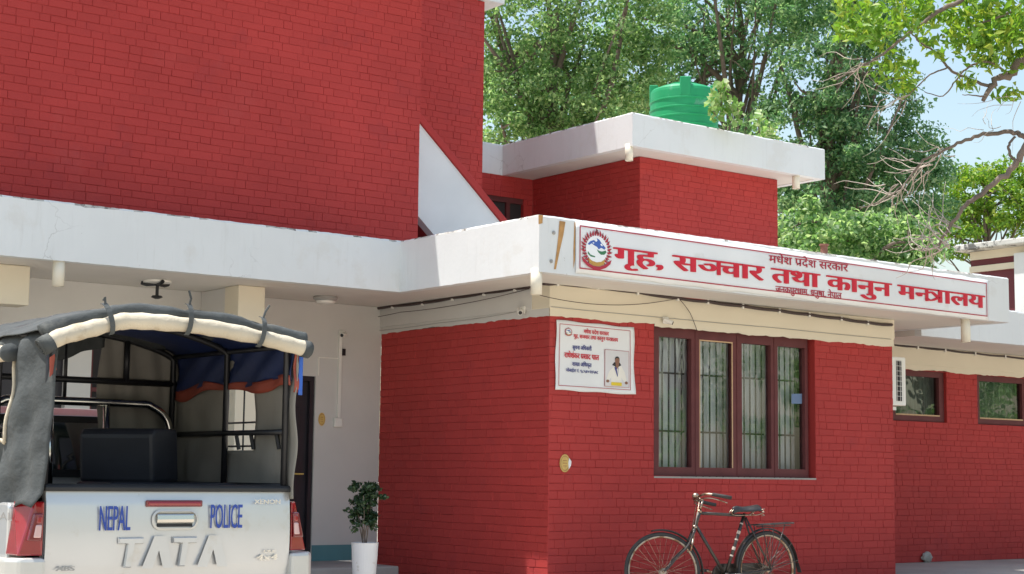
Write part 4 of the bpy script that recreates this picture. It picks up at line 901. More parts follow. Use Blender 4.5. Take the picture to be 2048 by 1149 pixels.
def wheel(parent, x, name="wheel"):
    t = MB().torus(RW, .0185, (x, 0, ZH), 64, 10, 'y').build(name, M['rubber'], parent, smooth=True)
    MB().lathe([(RW - .016, -.016), (RW - .030, -.010), (RW - .032, 0), (RW - .030, .010), (RW - .016, .016)], 64, (x, 0, ZH), axis='y', close=False).build("rim", M['chrome'], t, smooth=True, solid=.002)
    s = MB(); n = 32 if x > .5 else 40
    for k in range(n):
        a = 2 * math.pi * k / n; q = a + (1 if (k // 2) % 2 else -1) * 1.15; sd_ = 1 if k % 2 else -1
        s.tube([(x + .024 * math.cos(q), .028 * sd_, ZH + .024 * math.sin(q)), (x + (RW - .03) * math.cos(a), 0, ZH + (RW - .03) * math.sin(a))], .0013, 4, cap=False)
    s.build("spokes", M['chrome'], t)
    MB().lathe([(.008, -.058), (.012, -.05), (.012, -.034), (.03, -.033), (.03, -.028), (.015, -.025), (.015, .025), (.03, .028), (.03, .033), (.012, .034), (.012, .05), (.008, .058)], 16, (x, 0, ZH), axis='y').build("hub", M['chrome'], t, smooth=False)
    return t
wheel(bk, 0)
def guard(x, a0, a1, parent, r_=RW + .034):
    n = 36; w_ = .030
    def f(u, v):
        a = R(a0 + (a1 - a0) * u); y = (v - .5) * 2; rr = r_ + .012 * (1 - y * y); return (x + rr * math.cos(a), y * w_, ZH + rr * math.sin(a))
    return MB().sheet(f, n, 6).build("mudguard", M['bikepaint'], parent, smooth=True, solid=.002)
gd = guard(0, 2, 172, bk)
ex = MB()
for s in (-1, 1):
    for a in (100, 140, 168): ex.tube([(0, .06 * s, ZH), (.37 * math.cos(R(a)), .030 * s, ZH + .37 * math.sin(R(a)))], .0035, 5)
ex.build("guard_stay", M['bikepaint'], gd)
MB().sheet(lambda u, v: (-.372 - .035 * u, (v - .5) * .055, ZH + .05 - .09 * u), 3, 2).build("mud_flap", M['rubber'], gd, solid=.003)
# steered assembly: fork, front wheel, handlebar turned about the head tube
STEER = R(-24); hd = (HT - HBm).normalized()
rot = Matrix.Translation(HBm) @ Matrix.Rotation(STEER, 4, hd) @ Matrix.Translation(-HBm)
def steer(o): o.matrix_local = rot @ o.matrix_local; return o
fk = MB()
cr0 = HBm + (HBm - HT).normalized() * .045
for s in (-1, 1):
    fk.tube(smooth_path([cr0 + Vector((0, .045 * s, .01)), cr0 + Vector((.07, .052 * s, -.12)), (WB - .14, .056 * s, ZH + .13), (WB - .045, .058 * s, ZH + .03), (WB, .058 * s, ZH)], 5), [.013 - .00025 * i for i in range(21)], 8)
fk.tube([cr0 + Vector((0, -.05, .012)), cr0 + Vector((0, .05, .012))], .016, 10).tube([cr0, HBm], .015, 10)
fork = steer(fk.build("fork", M['bikepaint'], bk, smooth=True))
fw_ = wheel(bk, WB); steer(fw_)
g2 = guard(WB, 78, 195, bk); steer(g2)
stem_t = HT + hd * .10
hb = MB(); hb.tube([HT, stem_t], .011, 10).tube([stem_t, stem_t + Vector((.045, 0, .012))], .012, 10)
c0 = stem_t + Vector((.045, 0, .012)); grips = []
for s in (-1, 1):
    p = smooth_path([c0, c0 + Vector((.01, .10 * s, .012)), c0 + Vector((-.02, .20 * s, .015)), c0 + Vector((-.10, .245 * s, .0)), c0 + Vector((-.23, .255 * s, -.03))], 6)
    hb.tube(p, .0105, 8); grips.append((p[-9], p[-4], p[-1] + Vector((-.01, 0, 0))))
hbar = steer(hb.build("handlebar", M['chrome'], bk, smooth=True))
for g3 in grips: MB().tube(g3, [.016, .017, .0165], 10).build("grip", M['rubber'], hbar, smooth=True)
br = MB()
for s in (-1, 1):
    a = c0 + Vector((-.02, .19 * s, -.02)); br.tube(smooth_path([c0 + Vector((.01, .06 * s, -.015)), a, c0 + Vector((-.09, .235 * s, -.035)), c0 + Vector((-.20, .25 * s, -.075))], 5), .0055, 6)
    br.tube([c0 + Vector((.0, .05 * s, -.02)), HBm + Vector((.01, .045 * s, .0)), cr0 + Vector((.02, .052 * s, -.10))], .004, 6)
    br.tube([cr0 + Vector((.02, .056 * s, -.06)), cr0 + Vector((.05, .056 * s, -.17))], .008, 6)
br.tube([cr0 + Vector((.05, -.056, -.16)), cr0 + Vector((.05, .056, -.16))], .007, 6)
br.build("brake_rods", M['chrome'], hbar, smooth=True)
MB().lathe([(.024, 0), (.033, .012), (.030, .03), (.012, .043)], 16, tuple(c0 + Vector((.012, -.035, .014)))).build("bell", M['chrome'], hbar, smooth=True)
# saddle
sz = .935
sa = MB(); prof = [(-.135, .02, .0), (-.12, .085, .008), (-.06, .105, .010), (.0, .085, .004), (.06, .045, .0), (.12, .026, -.002), (.16, .018, -.012), (.172, .006, -.03)]
n_ = 12; vs, fs = [], []
for (x, w, dz) in prof:
    for k in range(n_ + 1):
        t = (k / n_ - .5) * 2; vs.append((x, w * t, sz + dz - .055 * abs(t) ** 2.6 - .012 * (1 - t * t) * (1 if -.1 < x < .1 else 0)))
for i in range(len(prof) - 1):
    for k in range(n_): fs.append((i * (n_ + 1) + k, i * (n_ + 1) + k + 1, (i + 1) * (n_ + 1) + k + 1, (i + 1) * (n_ + 1) + k))
sa.add([(v[0] + .235, v[1], v[2]) for v in vs], fs); sad = sa.build("saddle", M['leather'], bk, smooth=True, solid=.006)
sp_ = MB(); 
for s in (-1, 1):
    sp_.tube(smooth_path([(.40, .012 * s, sz - .035), (.425, .016 * s, sz - .06), (.40, .02 * s, sz - .085), (.26, .035 * s, sz - .085), (.14, .06 * s, sz - .08), (.095, .07 * s, sz - .05)], 5), .005, 6)
    hx = [(.105 + .020 * math.cos(k * .9), .07 * s + .020 * math.sin(k * .9), sz - .095 + .0042 * k) for k in range(18)]; sp_.tube(hx, .0035, 5)
sp_.tube([(.262, 0, .85), (.255, 0, sz - .075)], .012, 10)
sp_.build("saddle_springs", M['chrome'], sad, smooth=True)
# carrier
ca = MB()
for s in (-1, 1): ca.tube([(.19, .05 * s, .755), (-.05, .07 * s, .765), (-.28, .07 * s, .775), (-.30, .045 * s, .777)], .006, 6).tube([(-.17, .07 * s, .77), (-.01, .068 * s, ZH + .02)], .0045, 6).tube([(.10, .062 * s, .76), (0.01, .067 * s, ZH + .03)], .0045, 6)
ca.tube([(-.30, -.045, .777), (-.30, .045, .777)], .006, 6)
for k in range(4): x = .1 - .11 * k; ca.tube([(x, -.065, .762 - .03 * (x - .1)), (x, .065, .762 - .03 * (x - .1))], .004, 6)
for y in (-.025, .025): ca.tube([(.15, y, .757), (-.29, y, .778)], .004, 6)
ca.build("rear_carrier", M['bikepaint'], bk, smooth=True)
MB().tube([(-.02, .0, .745), (.12, 0, .74), (-.30, 0, .75)][1:], .005).build("carrier_spring", M['bikepaint'], bk)
# drive
ch = MB()
out = [(BBX + .105 * math.cos(R(a)), BBZ + .105 * math.sin(R(a))) for a in range(-95, 96, 15)] + [(.02, ZH + .055), (-.045, ZH + .03), (-.05, ZH - .02), (.0, ZH - .055)]
ch.prism(out, lambda p, k: (p[0], -.045 - .03 * k, p[1])); ch.build("chain_case", M['bikepaint'], bk, bevel=.006, fixn=True)
for s, a in ((1, -165), (-1, 15)):
    e = Vector((BBX + .165 * math.cos(R(a)), .075 * s, BBZ + .165 * math.sin(R(a)))); MB().tube([(BBX, .055 * s, BBZ), (BBX, .078 * s, BBZ), e], [.012, .012, .009], 8).build("crank", M['chrome'], bk, smooth=True)
    MB().box(e.x - .045, e.x + .045, min(e.y + .01 * s, e.y + .095 * s), max(e.y + .01 * s, e.y + .095 * s), e.z - .012, e.z + .012).build("pedal", M['rubber'], bk, bevel=.005)
MB().tube([(.06, .09, .30), (-.02, .12, .0)], .008, 6).tube([(.06, -.09, .30), (-.02, -.12, .0)], .008, 6).tube([(-.02, -.12, .006), (-.02, .12, .006)], .008, 6).tube([(0, -.075, ZH), (.06, -.09, .30)], .007, 6).tube([(0, .075, ZH), (.06, .09, .30)], .007, 6).build("stand", M['bikepaint'], bk)
#TRUCK
# ================================================================== POLICE PICKUP
TR = thing("pickup_truck", "silver police pickup truck with grey canvas canopy, seen from its tailgate", "pickup truck", (3.973, 8.15, -.14))
M['silver'] = mat("silver_car_paint", (.60, .605, .60), rough=.28, metal=.5, var=.04, scale=2, coat=.4, bump=.03, bscale=2.5, spots=[((.50, .47, .41), 3.0, .58, .4), ((.40, .36, .30), 26, .68, .35)])
M['bumper'] = mat("silver_bumper_plastic", (.58, .57, .53), rough=.38, metal=.3, var=.05, coat=.2)
M['trim'] = mat("black_rubber_trim", (.02, .02, .021), rough=.65, var=.15, scale=8)
M['canvas'] = mat("grey_green_canvas", (.078, .084, .083), rough=.9, spec=.2, var=.25, scale=3.2, bump=.8, bscale=11, spots=[((.14, .14, .125), 2.6, .58, .7)])
M['canvas_in'] = mat("worn_canvas_lining", (.27, .25, .215), rough=.9, var=.15, scale=3, bump=.2, bscale=14)
M['roll'] = mat("cream_canvas_roll", (.58, .51, .39), rough=.9, spec=.2, var=.12, scale=4, bump=.7, bscale=12, spots=[((.40, .31, .20), 4.5, .54, .6)])
M['bluetarp'] = mat("blue_tarpaulin", (.014, .027, .095), rough=.5, var=.2, scale=4, bump=.3, bscale=8)
M['bluelight'] = mat("bright_blue_tarpaulin", (.03, .12, .50), rough=.5, var=.2, scale=5, bump=.3, bscale=8)
M['orange'] = mat("orange_tarpaulin", (.30, .06, .035), rough=.55, var=.2, scale=5, bump=.3, bscale=8)
M['tube'] = mat("black_tube_paint", (.015, .015, .017), rough=.42, var=.2, scale=10)
M['redlens'] = mat("red_lamp_lens", (.28, .008, .012), rough=.12, var=.05, coat=1)
M['darklens'] = mat("dark_red_lamp_lens", (.16, .006, .010), rough=.15, var=.05, coat=1)
M['clearlens'] = mat("pale_lamp_lens", (.62, .40, .38), rough=.15, var=.06, coat=1)
M['steel'] = mat("polished_steel", (.62, .60, .56), rough=.16, metal=1, var=.05)
M['vinyl'] = mat("black_vinyl", (.022, .023, .030), rough=.5, var=.15, scale=5, bump=.15, bscale=9)
M['policeblue'] = mat("blue_letter_film", (.018, .06, .33), rough=.35, var=.03)
M['badge'] = mat("chrome_badge", (.70, .69, .66), rough=.2, metal=1, var=.05)
M['cabglass'] = glass_mat("cab_glass", tint=(.30, .36, .34), refl=.22)
PX_ = lambda x0, x1: (lambda p, k: ((x0, x1)[k], p[0], p[1]))
# --- body: bed, cab, bonnet (y forward)
side = [(.18, .50), (.18, .955), (.20, .975), (1.52, .985), (1.55, .96), (1.55, .50), (1.22, .50), (1.19, .66), (1.08, .80), (.92, .86), (.76, .86), (.60, .80), (.49, .66), (.46, .50)]
for s in (-1, 1): MB().prism(side, lambda p, k: (s * (.735 + .105 * k), p[0], p[1])).build("bed_side", M['silver'], TR, bevel=.022, fixn=True)
MB().box(-.734, .734, .05, 1.5, .60, .66).box(-.70, .70, 1.5, 1.54, .66, 1.0).build("bed_floor", M['trim'], TR)
cabp = [(y_, z_ if z_ < 1 else 1 + (z_ - 1) * .80) for y_, z_ in [(1.57, .46), (1.57, 1.02), (1.66, 1.12), (1.76, 1.60), (1.92, 1.675), (2.60, 1.68), (2.86, 1.60), (3.32, 1.10), (4.25, .98), (4.40, .86), (4.42, .50), (4.25, .42), (3.95, .42), (3.93, .62), (3.80, .78), (3.62, .82), (3.44, .78), (3.32, .62), (3.30, .42)]]
cab_ = MB().prism(cabp, lambda p, k: ((-1, 1)[k] * (.80 - max(0, p[1] - 1.0) * .17), p[0], p[1])); cab_.build("cab", M['silver'], TR, bevel=.035, fixn=True)
rwn = MB().add([(-.55, 1.662, 1.15), (.55, 1.662, 1.15), (.52, 1.732, 1.445), (-.52, 1.732, 1.445)], [(0, 1, 2, 3)]).build("rear_window", M['cabglass'], TR)
rf_ = MB()
for (a, c, e, f) in ((-.60, .60, 1.105, 1.15), (-.56, .56, 1.445, 1.485)): rf_.add([(a, 1.65 + (e - 1.105) * .235, e), (c, 1.65 + (e - 1.105) * .235, e), (c, 1.65 + (f - 1.105) * .235, f), (a, 1.65 + (f - 1.105) * .235, f)], [(0, 1, 2, 3)])
rf_.build("window_seal", M['trim'], rwn, solid=.006)
MB().add([(-.66, 2.90, 1.48), (.66, 2.90, 1.48), (.76, 3.30, 1.115), (-.76, 3.30, 1.115)], [(0, 1, 2, 3)]).xf(Matrix.Translation((0, .012, .008))).build("windscreen", M['cabglass'], TR)
for s in (-1, 1):
    sx = lambda z: s * (.80 - max(0, z - 1.0) * .17 + .006)
    w = MB().add([(sx(1.10), 1.80, 1.10), (sx(1.10), 2.30, 1.10), (sx(1.46), 2.30, 1.46), (sx(1.46), 1.92, 1.46)], [(0, 1, 2, 3)]).add([(sx(1.10), 2.36, 1.10), (sx(1.10), 3.12, 1.10), (sx(1.46), 2.74, 1.46), (sx(1.46), 2.36, 1.46)], [(0, 1, 2, 3)])
    w.build("side_window", M['cabglass'], TR)
    MB().box(min(s * .80, s * .815), max(s * .80, s * .815), 2.40, 2.52, .93, .96).build("door_handle", M['trim'], TR, bevel=.005)
    MB().box(min(s * .86, s * 1.0), max(s * .86, s * 1.0), 2.98, 3.08, 1.12, 1.28).build("mirror", M['trim'], TR, bevel=.02)
    MB().box(min(s * .45, s * .74), max(s * .45, s * .74), 4.36, 4.425, .72, .88).build("headlight", M['clearlens'], TR, bevel=.02)
    for y in (.84, 3.62):
        t = MB().lathe([(.22, -.11), (.31, -.115), (.345, -.09), (.35, 0), (.345, .09), (.31, .115), (.22, .11)], 36, (s * .70, y, .35), axis='x').build("wheel", M['rubber'] if 'rubber' in M else M['trim'], TR, smooth=True)
        MB().lathe([(.06, .10 * s), (.10, .085 * s), (.20, .07 * s), (.225, .10 * s)], 28, (s * .70, y, .35), axis='x').build("rim", M['bumper'], t, smooth=True)
MB().box(-.78, .78, 4.38, 4.52, .36, .62).build("front_bumper", M['bumper'], TR, bevel=.05)
MB().box(-.55, .55, 4.37, 4.425, .66, .84).build("grille", M['trim'], TR, bevel=.01)
MB().box(-.6, .6, .1, 4.2, .34, .48).build("chassis", M['trim'], TR)
# --- tailgate
def tgf(u, v):
    x = -.712 + 1.424 * u; z = .555 + .485 * v
    return (x, .012 - .016 * math.sin(math.pi * min(1, max(0, v))) - (.006 if .12 < v < .9 else 0), z)
tg = MB(); nu, nv = 24, 18
tg.sheet(tgf, nu, nv); k = len(tg.v); tg.box(-.712, .712, .02, .06, .555, 1.04)
tgo = tg.build("tailgate", M['silver'], TR, smooth=False); tgo.data.polygons.foreach_set("use_smooth", [i < nu * nv for i in range(len(tgo.data.polygons))])
MB().prism([(-.012, 1.037), (-.016, 1.058), (.0, 1.072), (.055, 1.076), (.065, 1.042)], PX_(-.725, .725)).build("top_cap", M['trim'], tgo, bevel=.005, fixn=True)
YT_ = -.0105
bl_ = MB().box(-.158, .158, -.020, .0, .962, .986); bl_.build("brake_light", M['redlens'], tgo, bevel=.010)
MB().box(-.166, .166, -.013, .0, .956, .992).build("brake_light_frame", M['darklens'], tgo, bevel=.008)
def rrect(cx, cz, w, h, r, n=6):
    out = []
    for (sx, sz, a0) in ((1, 1, 0), (-1, 1, 90), (-1, -1, 180), (1, -1, 270)):
        for k in range(n + 1): a = R(a0 + 90 * k / n); out.append((cx + sx * (w / 2 - r) + r * math.cos(a), cz + sz * (h / 2 - r) + r * math.sin(a)))
    return out
hs = MB(); o1, o2 = rrect(.004, .888, .272, .108, .05), rrect(.004, .888, .250, .088, .042)
vs = [(x, -.016, z) for x, z in o1] + [(x, -.020, z) for x, z in o2] + [(x, -.006, z) for x, z in o2]; n = len(o1)
hs.add(vs, [(i, (i + 1) % n, n + (i + 1) % n, n + i) for i in range(n)] + [(n + i, n + (i + 1) % n, 2 * n + (i + 1) % n, 2 * n + i) for i in range(n)] + [tuple(range(2 * n, 3 * n))])
hnd = hs.build("handle", M['bumper'], tgo, fixn=True)
MB().prism([(-.022, .872), (-.027, .89), (-.024, .918), (-.010, .924), (-.010, .868)], PX_(-.105, .113)).build("handle_grip", M['steel'], hnd, bevel=.006, fixn=True)
MB().box(-.10, .108, -.012, -.007, .850, .868).build("handle_recess", M['trim'], hnd)
def latin(s, x0, x1, z0, z1, y, material, name, parent, bold=0., steps=3, ital=0., depth=0.):
    v, f = glyphs(s); v = v - v.min(0); v = v / v.max(0); b = MB()
    for k in range(steps):
        t = (k / max(1, steps - 1) - .5) * 2 * bold if steps > 1 else 0
        b.add([(x0 + p[0] * (x1 - x0) + t + ital * p[1] * (z1 - z0), y - .0003 * k, z0 + p[1] * (z1 - z0)) for p in v], f)
    return b.build(name, material, parent, solid=depth)
latin("NEPAL", -.428, -.256, .835, .962, -.0195, M['policeblue'], "blue_lettering", tgo, .0016)
latin("POLICE", .212, .404, .840, .970, -.0195, M['policeblue'], "blue_lettering", tgo, .0016)
latin("XENON", .478, .640, .972, .996, -.0195, M['badge'], "badge", tgo, .0012)
latin("DLE", .545, .618, .703, .718, -.0205, M['badge'], "badge", tgo, .002, ital=.2); latin("4x4", .498, .628, .662, .694, -.0205, M['badge'], "badge", tgo, .0025, ital=.2)
latin("ABS", -.655, -.556, .632, .654, -.0195, M['greyplastic'], "badge", tgo, .003, ital=.15)
# embossed four letters
em = MB(); z0, z1 = .640, .797; L0 = -.330
def emb(pts):
    n = len(pts); cx = sum(p[0] for p in pts) / n
    def off(d):
        out = []
        for i in range(n):
            a, b_, c = Vector(pts[i - 1]), Vector(pts[i]), Vector(pts[(i + 1) % n]); e1, e2 = (b_ - a).normalized(), (c - b_).normalized(); n1, n2 = Vector((-e1.y, e1.x)), Vector((-e2.y, e2.x)); m_ = (n1 + n2); m_ = m_ / max(.3, m_.dot(n1)); out.append(b_ + m_ * d)
        return out
    o, i_ = off(0), off(.006); vs = [(p.x, -.0165, p.y) for p in o] + [(p.x, -.0295, p.y) for p in i_]
    em.add(vs, [(k, (k + 1) % n, n + (k + 1) % n, n + k) for k in range(n)] + [tuple(range(n, 2 * n))])
def T_(x): sk = .035; P = [(x, z1), (x + .002, z1 - .032), (x + .052, z1 - .036), (x + .036, z0), (x + .080, z0), (x + .096, z1 - .036), (x + .146, z1 - .034), (x + .146, z1)]; emb(P)
def A_(x): emb([(x, z0), (x + .062, z1), (x + .118, z1), (x + .168, z0), (x + .118, z0), (x + .088, z0 + .100), (x + .048, z0)])
T_(-.322); A_(-.178); T_(-.012); A_(.142)
em.build("embossed_lettering", M['silver'], tgo, fixn=True)
# --- lamps
for s in (-1, 1):
    w0, w1 = (.842, .722)
    def lamp(za, zb, y, mt_, nm, par, xa=0., xb=1.):
        f = lambda z: w0 + (.765 - w0) * max(0, (z - .71)) / .27
        xi, xo = [w1 + (f(z) - w1) * xa for z in (za, zb)], [w1 + (f(z) - w1) * xb for z in (za, zb)]
        b = MB(); yo = y + (.035 if xb == 1. else .008)
        b.add([(s * xi[0], y, za), (s * xo[0], yo, za), (s * xo[1], yo, zb), (s * xi[1], y, zb)] + [(s * w1, .19, za), (s * (w0 + .002 if xb == 1. else xo[0]), .19, za), (s * (w0 - .03 if xb == 1. else xo[1]), .19, zb), (s * w1, .19, zb)],
              [(0, 1, 2, 3), (4, 7, 6, 5), (0, 4, 5, 1), (1, 5, 6, 2), (2, 6, 7, 3), (3, 7, 4, 0)])
        return b.build(nm, mt_, par, bevel=.008, fixn=True)
    tl = lamp(.71, .985, -.006, M['redlens'], "tail_lamp", TR)
    lamp(.785, .925, -.016, M['darklens'], "lamp_reflector", tl, .12, .85); lamp(.80, .868, -.022, M['clearlens'], "reversing_lens", tl, .18, .6); lamp(.874, .912, -.021, M['redlens'], "indicator_lens", tl, .18, .6)
    bp_ = MB().prism([(s * .712, -.035), (s * .84, -.015), (s * .905, .07), (s * .915, .40), (s * .86, .42), (s * .85, .10), (s * .712, .09)], lambda p, k: (p[0], p[1], (.40, .700)[k])); bp_.build("bumper_corner", M['bumper'], TR, bevel=.02, fixn=True)
MB().prism([(-.05, .38), (-.07, .42), (-.07, .52), (-.04, .545), (.06, .545), (.06, .38)], PX_(-.712, .712)).build("rear_bumper", M['bumper'], TR, bevel=.012, fixn=True)
MB().box(-.26, .26, -.078, -.071, .41, .51).build("number_plate", mat("red_number_plate", (.4, .02, .02), rough=.4), TR, bevel=.003)
v, f = glyphs("ENTIAL"); v = (v - v.min(0)) / (v.max(0) - v.min(0)); MB().add([(-.8415, .62 - p[0] * .50, .885 + p[1] * .04) for p in v], f).build("side_lettering", M['greyplastic'], TR)
# --- canopy frame
roof_p = [(-.755, 1.885), (-.70, 1.935), (-.58, 1.985), (-.36, 2.02), (.03, 2.04), (.30, 2.022), (.50, 1.985), (.66, 1.94), (.74, 1.90)]
RP = smooth_path([(x, 0, z) for x, z in roof_p], 4)
fr_ = MB()
def bow(y): fr_.tube([(-.72, y, 1.05), (-.72, y, 1.86)] + [(p.x * (.965 if p.x < 0 else .92), y, p.z - .045) for p in RP[2:-2]] + [(.68, y, 1.85), (.68, y, 1.05)], .019, 8)
for y in (.02, .74, 1.47): bow(y)
for s in (-.715, .675): fr_.tube([(s, .02, 1.375), (s, 1.47, 1.38)], .016, 8).tube([(s, .02, 1.86), (s, 1.47, 1.87)], .014, 8).tube([(s, .02, 1.07), (s, 1.47, 1.07)], .016, 8)
fr_.tube([(-.71, 1.47, 1.70), (.70, 1.47, 1.70)], .020, 8).tube([(.36, 1.47, 1.70), (.36, 1.47, 1.98)], .02, 8).tube([(-.02, 0.02, 2.005), (-.02, 1.47, 2.005)], .014, 8).tube([(-.03, 1.49, 1.58), (-.03, 1.49, 2.0)], .012, 8)
fr_.build("canopy_frame", M['tube'], TR, smooth=True)
for (y) in (.42, .60, .76, .12): MB().tube([(.705, y, 1.375), (.69, y + .012, 1.36), (.70, y - .004, 1.28)], .012, 6).build("rope_tie", M['trim'], TR)
rb = MB().tube(smooth_path([(.63, 1.34, .98), (.615, 1.34, 1.28), (.585, 1.34, 1.46), (.48, 1.34, 1.545), (.35, 1.34, 1.56), (-.35, 1.34, 1.56), (-.48, 1.34, 1.545), (-.585, 1.34, 1.46), (-.615, 1.34, 1.28), (-.63, 1.34, .98)], 5), .026, 12).tube([(.18, 1.34, 1.55), (.18, 1.30, 1.0)], .022, 10).tube([(-.18, 1.34, 1.55), (-.18, 1.30, 1.0)], .022, 10)
rb.build("roll_bar", M['steel'], TR, smooth=True)
# --- canvas roof and sides
def wr(a, b_): return .012 * math.sin(a * 7 + 3 * b_) + .008 * math.sin(a * 17 - 9 * b_) + .006 * math.sin(13 * b_ + a * 4)
def roof(u, v):
    i = u * (len(RP) - 1); k = min(int(i), len(RP) - 2); p = RP[k].lerp(RP[k + 1], i - k); y = -.05 + 2.05 * v  # canvas lengthened past its frame, out of view, to shade the cab roof
    sag = -.03 * math.sin(math.pi * ((v * 2) % 1)) * math.sin(math.pi * u)
    return (p.x * 1.03, y, p.z - .025 + sag + wr(p.x * 2, y) * .6)
MB().sheet(roof, 48, 28).build("canvas_roof", M['canvas'], TR, smooth=True, solid=.006)
def left(u, v):
    y = -.045 + 1.62 * u; z = .955 + (1.965 - .955) * v; q = 1 - v; tt = max(0, (v - .86) / .14); inn = .26 * tt ** 1.4
    fold = (.022 * math.sin(u * 34 + v * 2) + .014 * math.sin(u * 61 - v * 5)) * (.3 + q) + .012 * math.sin(u * 19 + v * 21)
    e = min(1, .25 + u * 5); return (-.752 + inn + .075 * (1 - e) * min(1, v * 14) - .03 * math.sin(math.pi * min(1, q * .9)) * e - .055 * q * q - fold * .7 * e, y + .006 * math.sin(v * 9), z + .03 * tt - .03 * u * q + .02 * math.sin(u * 23) * q)
wl = lambda u, v: .24 < u < .74 and .34 < v < .77
lc_ = MB().sheet(left, 90, 44, wl).build("canvas_side", M['canvas'], TR, smooth=True, solid=.006)
wf = MB()
for (ua, va, ub, vb) in ((.24, .34, .74, .34), (.74, .34, .74, .77), (.74, .77, .24, .77), (.24, .77, .24, .34)): wf.tube([Vector(left(ua + (ub - ua) * k / 10, va + (vb - va) * k / 10)) + Vector((-.008, 0, 0)) for k in range(11)], .011, 6)
wf.build("window_edging", M['roll'], lc_, smooth=True)
MB().tube([Vector(left(.22 + .54 * k / 10, .80)) + Vector((-.05, 0, 0)) for k in range(11)], .042, 12).build("rolled_window_flap", M['roll'], lc_, smooth=True)
for u0 in (.22, .76): MB().tube([Vector(left(u0, .80)) + Vector((-.05, (-.03 if u0 < .5 else .0), 0)), Vector(left(u0, .80)) + Vector((-.05, (.0 if u0 < .5 else .03), 0))], .050, 12).build("flap_end", M['canvas'], lc_, smooth=True)
def right(u, v):
    y = -.04 + 1.60 * u; z = 1.0 + .90 * v
    return (.722 + .008 * math.sin(u * 23 + v * 6) + .008 * math.sin(u * 9 - v * 14) - .012 * (1 - v), y, z)
wr_ = lambda u, v: .29 < u < .51 and .31 < v < .71
rs_ = MB().sheet(right, 64, 36, wr_).build("canvas_side", M['canvas_in'], TR, smooth=True, solid=.005)
wg = MB()
for z in (1.36, 1.50): wg.tube([(.728, .42, z - .06), (.728, .80, z - .06)], .006, 6)
wg.tube([(.728, .60, 1.27), (.728, .60, 1.65)], .006, 6).build("window_bars", M['tube'], rs_)
def front(u, v): x = .20 + .54 * u + (.02 * math.sin(v * 7) if u == 0 else 0); return (x, 1.50 + .012 * math.sin(u * 21 + v * 5), 1.0 + (1.02 - .14 * abs(x - .1) ** 1.5) * v)
MB().sheet(front, 40, 24).build("canvas_front", M['canvas_in'], TR, smooth=True, solid=.005)
MB().sheet(lambda u, v: (-.30 + .52 * u, 1.49 + .02 * math.sin(u * 19), 1.93 - .10 * (1 - v) * math.sin(math.pi * (.15 + .85 * u)) + .07 * v + .015 * math.sin(u * 11) * (1 - v)), 20, 6).build("canvas_front", M['canvas'], TR, smooth=True, solid=.005)
# --- blue tarpaulin lining with orange hem
def lin(u, v): y = -.01 + 1.46 * u; return (.706 - .008 * math.sin(u * 27 + v * 7) - .008 * (1 - v), y, 1.665 + .235 * v + .018 * math.sin(u * 12) * (1 - v))
ln = MB().sheet(lin, 48, 10).build("tarpaulin_lining", M['bluetarp'], TR, smooth=True, solid=.003)
MB().sheet(lambda u, v: (lambda p: (p[0] - .006 - .006 * math.sin(u * 31), p[1], p[2] - .02 + .014 * math.sin(u * 17 + 1) - .035 * (1 - v) * (.5 + .5 * math.sin(u * 9))))(lin(u, .16 * v)), 48, 3).build("orange_hem", M['orange'], ln, smooth=True, solid=.003)
MB().sheet(lambda u, v: (lambda p: (p[0] * .95, -.02 + 1.47 * v, p[2] - .028 - .035 * math.sin(math.pi * ((v * 2) % 1)) * math.sin(math.pi * u)))((lambda i: RP[min(int(i), len(RP) - 2)].lerp(RP[min(int(i), len(RP) - 2) + 1], i - min(int(i), len(RP) - 2)))(u * (len(RP) - 1))), 40, 20).build("tarpaulin_lining", M['bluetarp'], TR, smooth=True, solid=.003)
MB().sheet(lambda u, v: (.700 + .03 * u, -.03 - .01 * math.sin(v * 9), 1.60 + .27 * v), 3, 10).build("orange_hem", M['orange'], ln, smooth=True, solid=.004)
MB().sheet(lambda u, v: (.728 + .026 * u, -.035, 1.585 + .28 * v), 3, 10).build("blue_edge", M['bluelight'], ln, smooth=True, solid=.004)
MB().add([(-.735, -.03, 1.62), (-.70, -.03, 1.66), (-.715, -.03, 1.74), (-.74, -.03, 1.72)], [(0, 1, 2, 3)]).build("orange_hem", M['orange'], ln, solid=.004)
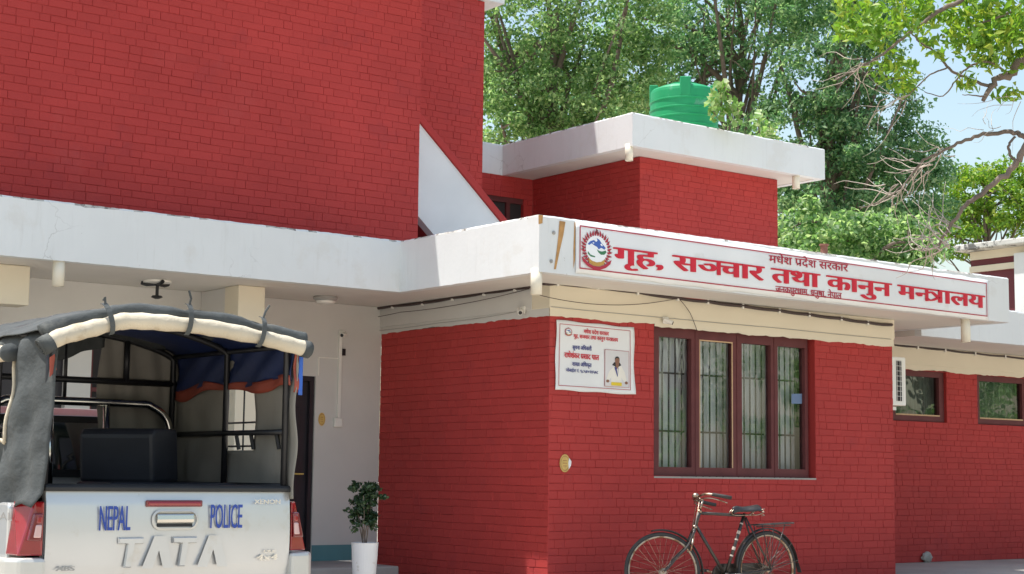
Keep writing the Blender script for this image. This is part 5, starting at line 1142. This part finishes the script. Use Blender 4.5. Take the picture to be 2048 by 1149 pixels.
# --- rolled rear flap, straps
roll_p = smooth_path([(-.80, -.085, 1.772), (-.72, -.09, 1.822), (-.58, -.09, 1.868), (-.455, -.09, 1.905), (-.36, -.09, 1.930), (-.2, -.092, 1.936), (-.01, -.092, 1.932), (.18, -.09, 1.922), (.433, -.09, 1.893), (.60, -.09, 1.868), (.748, -.088, 1.842)], 5)
nR = len(roll_p); tie = [15, 30, 40]
rr = [.045 - .006 * math.exp(-(min(abs(i - t) for t in tie) / 1.6) ** 2) + .0022 * math.sin(i * 1.7) for i in range(nR)]
rl_ = MB().tube(roll_p, rr, 16).build("rolled_rear_flap", M['roll'], TR, smooth=True)
for (i, j) in ((0, 3), (nR - 1, nR - 3)):
    se = MB(); a, c = roll_p[i], roll_p[j]; d = (c - a).normalized(); se.tube([a - d * .012, a + d * (.05 if i == 0 else .035)], .050, 16)
    for k in range(3): r_ = .043 - .014 * k; e1 = d.orthogonal().normalized(); e2 = d.cross(e1); se.tube([a - d * .014 + e1 * r_ * math.cos(q * .42) + e2 * r_ * math.sin(q * .42) for q in range(16)], .004, 5)
    se.build("roll_end", M['canvas'], rl_, smooth=True)
up_ = [p + Vector((0, .03, .056 + .003 * math.sin(i * .9))) for i, p in enumerate(roll_p)]
ru = [.040 + .003 * math.sin(i * .55) + .012 * max(0, 1 - i / 9) - .014 * math.exp(-(min(abs(i - t) for t in tie) / 1.3) ** 2) for i in range(nR)]
MB().tube(up_[1:], ru[1:], 14, flat=.8).build("canvas_fold", M['canvas'], TR, smooth=True)
for t in tie:
    sp = MB(); c = roll_p[t]; d = (roll_p[t + 1] - roll_p[t - 1]).normalized(); up1 = Vector((0, 0, 1)) - d * d.z; up1.normalize(); f1 = Vector((0, -1, 0))
    pth = [c + up1 * (.03 + .085 * math.cos(q)) + f1 * (.060 * math.sin(q)) for q in [math.pi * k / 10 - .1 for k in range(11)]]
    vs = [];
    for p in pth: vs += [p - d * .014, p + d * .014]
    sp.add(vs, [(2 * k, 2 * k + 1, 2 * k + 3, 2 * k + 2) for k in range(10)])
    tail = c + up1 * .10 + f1 * .02; sp.tube([tail, tail + up1 * .045 + d * .01, tail + up1 * (.085 if t != 15 else .03) + d * (.03 if t == 40 else -.005)], .005, 5)
    sp.build("strap", M['canvas'], TR, solid=.003)
# --- load: seats
sb = MB().prism([(-.16, 1.075), (-.19, 1.36), (-.16, 1.395), (.14, 1.40), (.18, 1.08)], PX_(-.24, .24)).xf(Matrix.Translation((.20, 1.02, 0)) @ Matrix.Rotation(R(-52), 4, "Z")); sb.build("seat_back", M['vinyl'], TR, bevel=.03, fixn=True)
MB().box(-.15, .66, .50, 1.0, 1.02, 1.082).build("seat_cushion", M['vinyl'], TR, bevel=.025)
MB().box(.36, .70, .1, .46, 1.0, 1.05).build("seat_cushion", M['vinyl'], TR, bevel=.02); MB().box(-.70, -.36, .1, 1.4, 1.0, 1.06).build("seat_cushion", M['vinyl'], TR, bevel=.025)
MB().box(.35, .69, .1, 1.3, .66, .998).box(-.69, -.37, .1, 1.4, .66, .998).box(-.14, .34, .52, .98, .66, 1.018).build("seat_base", M['trim'], TR)
